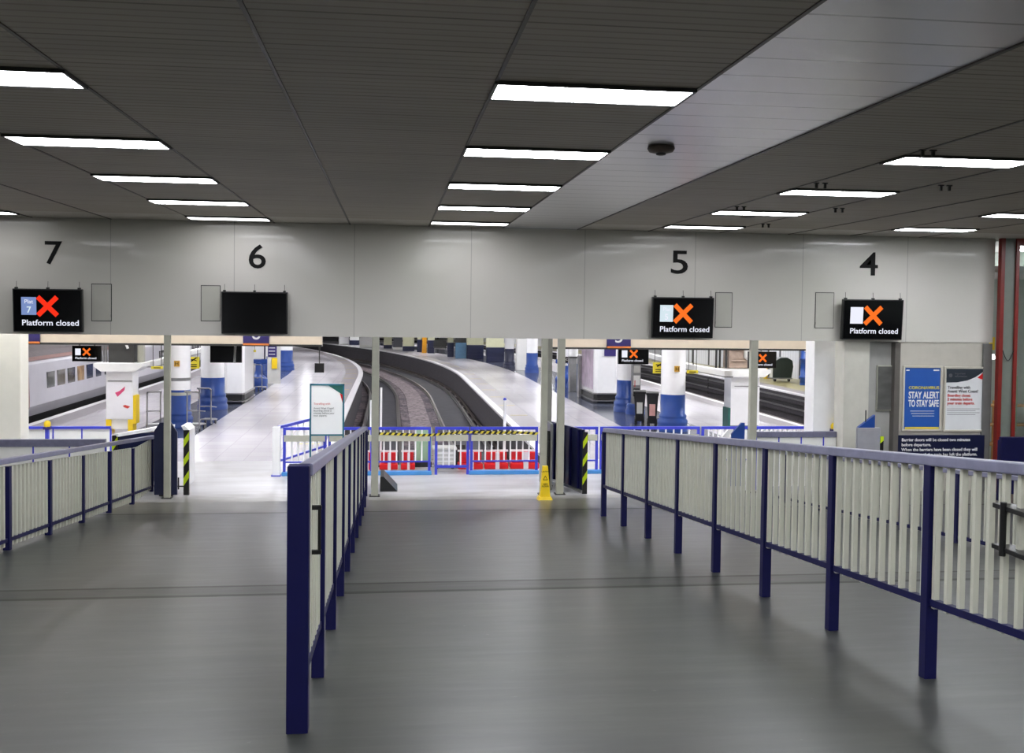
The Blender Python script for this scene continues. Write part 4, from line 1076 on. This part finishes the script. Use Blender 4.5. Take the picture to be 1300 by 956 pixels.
MB().box(-.62,-.5,-.3,-.2,.2,.75).build('side_label', BOXG, t)
q = g3(974, 480.5); t = thing('floor_cone', 'small distant yellow cone on the far right platform', 'cone', (q.x, q.y, 0))
frus(.04,.5,.1,.1,.03,.03).build('body', YEL, t); frus(0,.04,.16,.14,.14,.12).build('base', YEL, t)
q = g3(955, 480); t = thing('blue_cabinet', 'low blue cabinet left of the small distant cone', 'cabinet', (q.x+.25, q.y+.4, 0))
MB().box(-.5,.3,-.2,.3,.05,.8).build('body', COLB, t, .02); MB().box(-.52,.32,-.22,.32,.8,.84).build('top', COLB, t)
MB().box(-.45,.25,-.15,.25,0,.05).build('plinth', DARK, t); MB().box(-.1,.1,-.21,-.2,.5,.6).build('label_plate', WHITE, t)
struct('wall_far_right_cream', MB().box(19.2, 19.45, 34, 42.5, 0, 3.9), CREAMW)
# ================================================================== TRACKS
TZ = CZ-4.2
def track(xl, xr, s0, label, third=None, pitch=.85):
    t = thing('railway_track', label, 'track', (0,0,TZ))
    for X in (xl, xr):
        mb = strip(MB(), X-.035, X+.035, s0, 112, -.03, 0, 2); strip(mb, X-.015, X+.015, s0, 112, -.1, -.03, 2); strip(mb, X-.07, X+.07, s0, 112, -.12, -.1, 2)
        mb.build('rail', RAILM, t)
    if third is not None:
        mb = strip(MB(), third-.04, third+.04, s0+4, 112, -.02, .05, 2); mb.build('conductor_rail', mat('conductor', (92,80,76), .5, metal=.3), t)
        mb = MB(); s = s0+5
        while s < 90: p = A(third, s); mb.box(p.x-.05, p.x+.05, p.y-.05, p.y+.05, -.12, -.02); s += 2.5
        mb.build('insulators', PINKW, t)['kind'] = 'stuff'
    sl = None; i = 0; s = s0+.4; c = (xl+xr)/2
    while s < 100 and i < 92:
        if sl is None: sl = MB().box(-1.0,1.0,-.1,.1,-.22,-.132).build('sleeper', SLEEP, t); o = sl
        else: o = sl.copy(); C.objects.link(o); o.parent = t
        p = A(c, s); o.location = (p.x, p.y, 0); o.rotation_euler = (0,0,0 if s < 46 else (s-46)/100); s += pitch; i += 1
track(-.93, .33, 20.9, 'left of the two tracks curving away between the platforms')
track(1.92, 3.04, 20.9, 'right of the two tracks curving away between the platforms', third=3.2)
track(12.8, 14.1, 20.9, 'single track between the right platform and the far right wall', third=15.3)
track(-12.0, -10.7, 20.9, 'track under the train on the left', third=None, pitch=1.0)
struct('trim_8', strip(MB(), .75, 1.5, 20.6, 100, -1.14, -1.10), node_mat('pinkish_ballast', lambda nt, b, tc: (lambda v: (nt.links.new(tc.outputs['Object'], v.inputs['Vector']), setattr(v.inputs['Scale'], 'default_value', 9), nt.links.new(mixc(nt, v.outputs['Color'], L3(92,82,86), L3(172,158,160)), b.inputs['Base Color'])))(N(nt, 'ShaderNodeTexVoronoi')), .8))
struct('trim_9', strip(strip(strip(strip(MB(), -.86, .26, 20.7, 110, -1.14, -1.112), 1.99, 2.97, 20.7, 110, -1.14, -1.112), 12.9, 14.0, 20.7, 110, -1.14, -1.112), -11.9, -10.8, 20.7, 110, -1.14, -1.112), mat('oily_four_foot', (42,42,51), .6, var=.35, scale=3))
for k_, (z_, m_) in enumerate(((-.22, STEEL), (-.45, BLACK), (-.6, STEEL), (-.85, BLACK))):
    t = thing('cable_run', 'long %s line running along the far right platform face' % ['pale upper', 'black upper', 'pale lower', 'black lower'][k_]+'', 'cable', (0,0,0))
    strip(MB(), 15.86, 15.9, 21, 90, z_-.035, z_+.035).build('duct', m_, t)
    for s_ in range(24, 60, 6): p_ = A(15.87, s_, z_); MB().box(p_.x-.04, p_.x+.02, p_.y-.04, p_.y+.04, z_-.06, z_+.06).build('bracket', DARK, t)
# ================================================================== TRAIN
t = thing('train', 'grey train with dark windows standing at the far left platform', 'train', (0,0,0))
XI, XO = -9.8, -12.6
def sect(y):      # cross-section points (x,z)
    return [(XI-.12,.06),(XI,.35),(XI,.62),(XI-.03,1.5),(XI-.12,1.63),(XI-.35,1.8),(XI-.8,1.95),(XO+.8,1.95),(XO+.35,1.8),(XO,1.5),(XO,.35),(XO+.12,.06)]
def hull(mb, s0, s1, step=1.5, lo=0, hi=99):
    n = max(1, int((s1-s0)/step)); secs = []
    for i in range(n+1):
        s = s0+(s1-s0)*i/n
        secs.append([A(x, s, z) for x, z in sect(s)])
    k = len(secs[0]); vs = [v for q in secs for v in q]
    fs = [(i*k+j, i*k+(j+1) % k, (i+1)*k+(j+1) % k, (i+1)*k+j) for i in range(n) for j in range(k)]
    fs += [tuple(range(k)), tuple(range(n*k+k-1, n*k-1, -1))]
    return mb.add(vs, fs)
hull(MB(), 28.6, 52).build('carriage_body', TRAIN, t); hull(MB(), 52.5, 76).build('carriage_body', TRAIN, t)
hull(MB(), 52.0, 52.5).build('gangway', DARK, t)
strip(MB(), XI-.14, XI-.05, 28.6, 52, 1.60, 1.70, 2).build('cant_rail_stripe', TRED, t)
mb = MB()
n = 24; secs = []
for i in range(n+1):
    q_ = 28.62+(76-28.62)*i/n
    secs.append([A(x, q_, z) for x, z in [(XI-.06,1.66),(XI-.33,1.83),(XI-.8,1.99),(XO+.8,1.99),(XO+.33,1.83),(XO+.06,1.66),(XO+.3,1.6),(XI-.3,1.6)]])
vs = [v for q_ in secs for v in q_]
mb.add(vs, [(i*8+j, i*8+(j+1) % 8, (i+1)*8+(j+1) % 8, (i+1)*8+j) for i in range(n) for j in range(8)]+[tuple(range(8)), tuple(range(n*8+7, n*8-1, -1))])
mb.build('roof', TRROOF, t)
strip(MB(), XO+.2, XI-.15, 29, 76, -.75, .06, 2).build('underframe', BLACK, t)
for i, (p0, p1, m_) in enumerate([(60,69.5,0),(73.2,82.7,0),(86.4,95.2,0),(98.8,106.9,1),(110.5,117.9,0),(122,128.5,0),(133,139,0),(143,149,0)]):
    a = atX(p0, 470, XI).y; b = atX(p1, 470, XI).y
    MB().box(XI-.03, XI+.004, a, b, .76, 1.22).build('window', GLASSD if not m_ else mat('lit_window', (150,120,80), .1, var=.5, scale=4), t)
s = 44.
while s < 74:
    mb = strip(MB(), XI-.03, XI+.004, s, s+.9, .76, 1.22, 1); mb.build('window', GLASSD, t); s += 1.5
# cab end of the neighbouring unit, at the left edge
t = thing('train', 'rounded pale nose of a second train unit at the left edge', 'train', (0,0,0))
cab = MB(); secs = []
for d, k, dz in ((0,.62,.3),(.25,.8,.15),(.6,.92,.05),(1.2,1.0,0),(2.0,1.0,0)):
    s = 25.6+d; cx = (XI+XO)/2; secs.append([Vector((cx+(x-cx)*k, s, .2+(z-.2)*(1-dz*.25)+dz*.1)) for x, z in sect(0)])
k = len(secs[0]); vs = [v for q in secs for v in q]
fs = [(i*k+j, i*k+(j+1) % k, (i+1)*k+(j+1) % k, (i+1)*k+j) for i in range(4) for j in range(k)]+[tuple(range(k)), tuple(range(5*k-1, 4*k-1, -1))]
cab.add(vs, fs, False).build('cab_shell', TNOSE, t, .03)
hull(MB(), 27.5, 27.85).build('black_band', BLACK, t)
hull(MB(), 27.85, 28.6).build('rear_section', TRED, t)
MB().box(XO+.6, XI-.6, 25.56, 25.72, 1.0, 1.6).build('windscreen', GLASSD, t)
for x in (XO+.6, XI-.75): MB().tube((x,25.55,.55),(x,25.75,.55),.09).build('headlamp', BOXG, t)
strip(MB(), XO+.3, XI-.3, 25.9, 28.4, -.75, .08, 2).build('underframe', BLACK, t)

# ------------------------------------------------------------------ marks and fittings become sub-parts of the part that carries them
NEST = {'platform_screen': [('display', ('platform_box', 'red_cross', 'orange_cross', 'message'))],
        'poster_frame': [('poster', ('heading', 'small_print', 'logo', 'yellow_strip', 'header', 'corner', 'message', 'header_text'))],
        'notice_board': [('board', ('message',))], 'notice_stand': [('poster', ('corner', 'accent', 'heading', 'message'))],
        'map_kiosk': [('poster', ('map_area', 'map_route'))], 'hanging_sign': [('panel', ('falling_figure', 'text_line'))],
        'platform_sign': [('panel', ('digit', 'orange_strip'))], 'info_totem': [('purple_notice', ('text_line',))],
        'gate_leaf': [('edge_bar', ('lime_stripes',)), ('panel', ('rib', 'bolt'))], 'wheelie_bin': [('body', ('sticker',))],
        'ticket_machine': [('body', ('display_panel', 'keypad_panel', 'tray', 'lever'))],
        'floor_cone': [('body', ('caution_word', 'warning_triangle', 'warning_words'))],
        'train': [('carriage_body', ('window', 'cant_rail_stripe')), ('cab_shell', ('windscreen', 'headlamp'))],
        'information_kiosk': [('body', ('map_panel', 'purple_sign'))], 'ceiling_vent': [('ring', ('core',))],
        'salt_bin': [('body', ('wheel',))], 'grey_box': [('body', ('rib',))], 'access_hatch': [('cover', ('hinge',))],
        'round_column': [('shaft', ('plate', 'letter'))], 'help_point': [('base', ('handset',))], 'plastic_barrier': [('body', ('sticker',))]}
base = lambda o: o.name.split('.')[0]
everything = list(bpy.data.objects); kidmap = {}
for o in everything:
    if o.parent: kidmap.setdefault(o.parent.name, []).append(o)
for o in everything:
    if o.parent is None and base(o) in NEST:
        ch = kidmap.get(o.name, [])
        for host, subs in NEST[base(o)]:
            h = [c for c in ch if base(c) == host]
            if not h: continue
            for c in ch:
                if base(c) in subs: c.parent = h[0]
# ================================================================== WORLD / RENDER
w = bpy.data.worlds.new('world'); SC.world = w; w.use_nodes = True
w.node_tree.nodes['Background'].inputs[0].default_value = (.6,.65,.75,1); w.node_tree.nodes['Background'].inputs[1].default_value = .15
SC.view_settings.view_transform = 'Standard'; SC.view_settings.look = 'None'; SC.view_settings.gamma = 1; SC.view_settings.exposure = 0
SC.view_settings.use_curve_mapping = False
SC.cycles.use_denoising = True
SC.cycles.max_bounces = 8; SC.cycles.diffuse_bounces = 5; SC.cycles.sample_clamp_indirect = 8
SC.cycles.use_light_tree = True
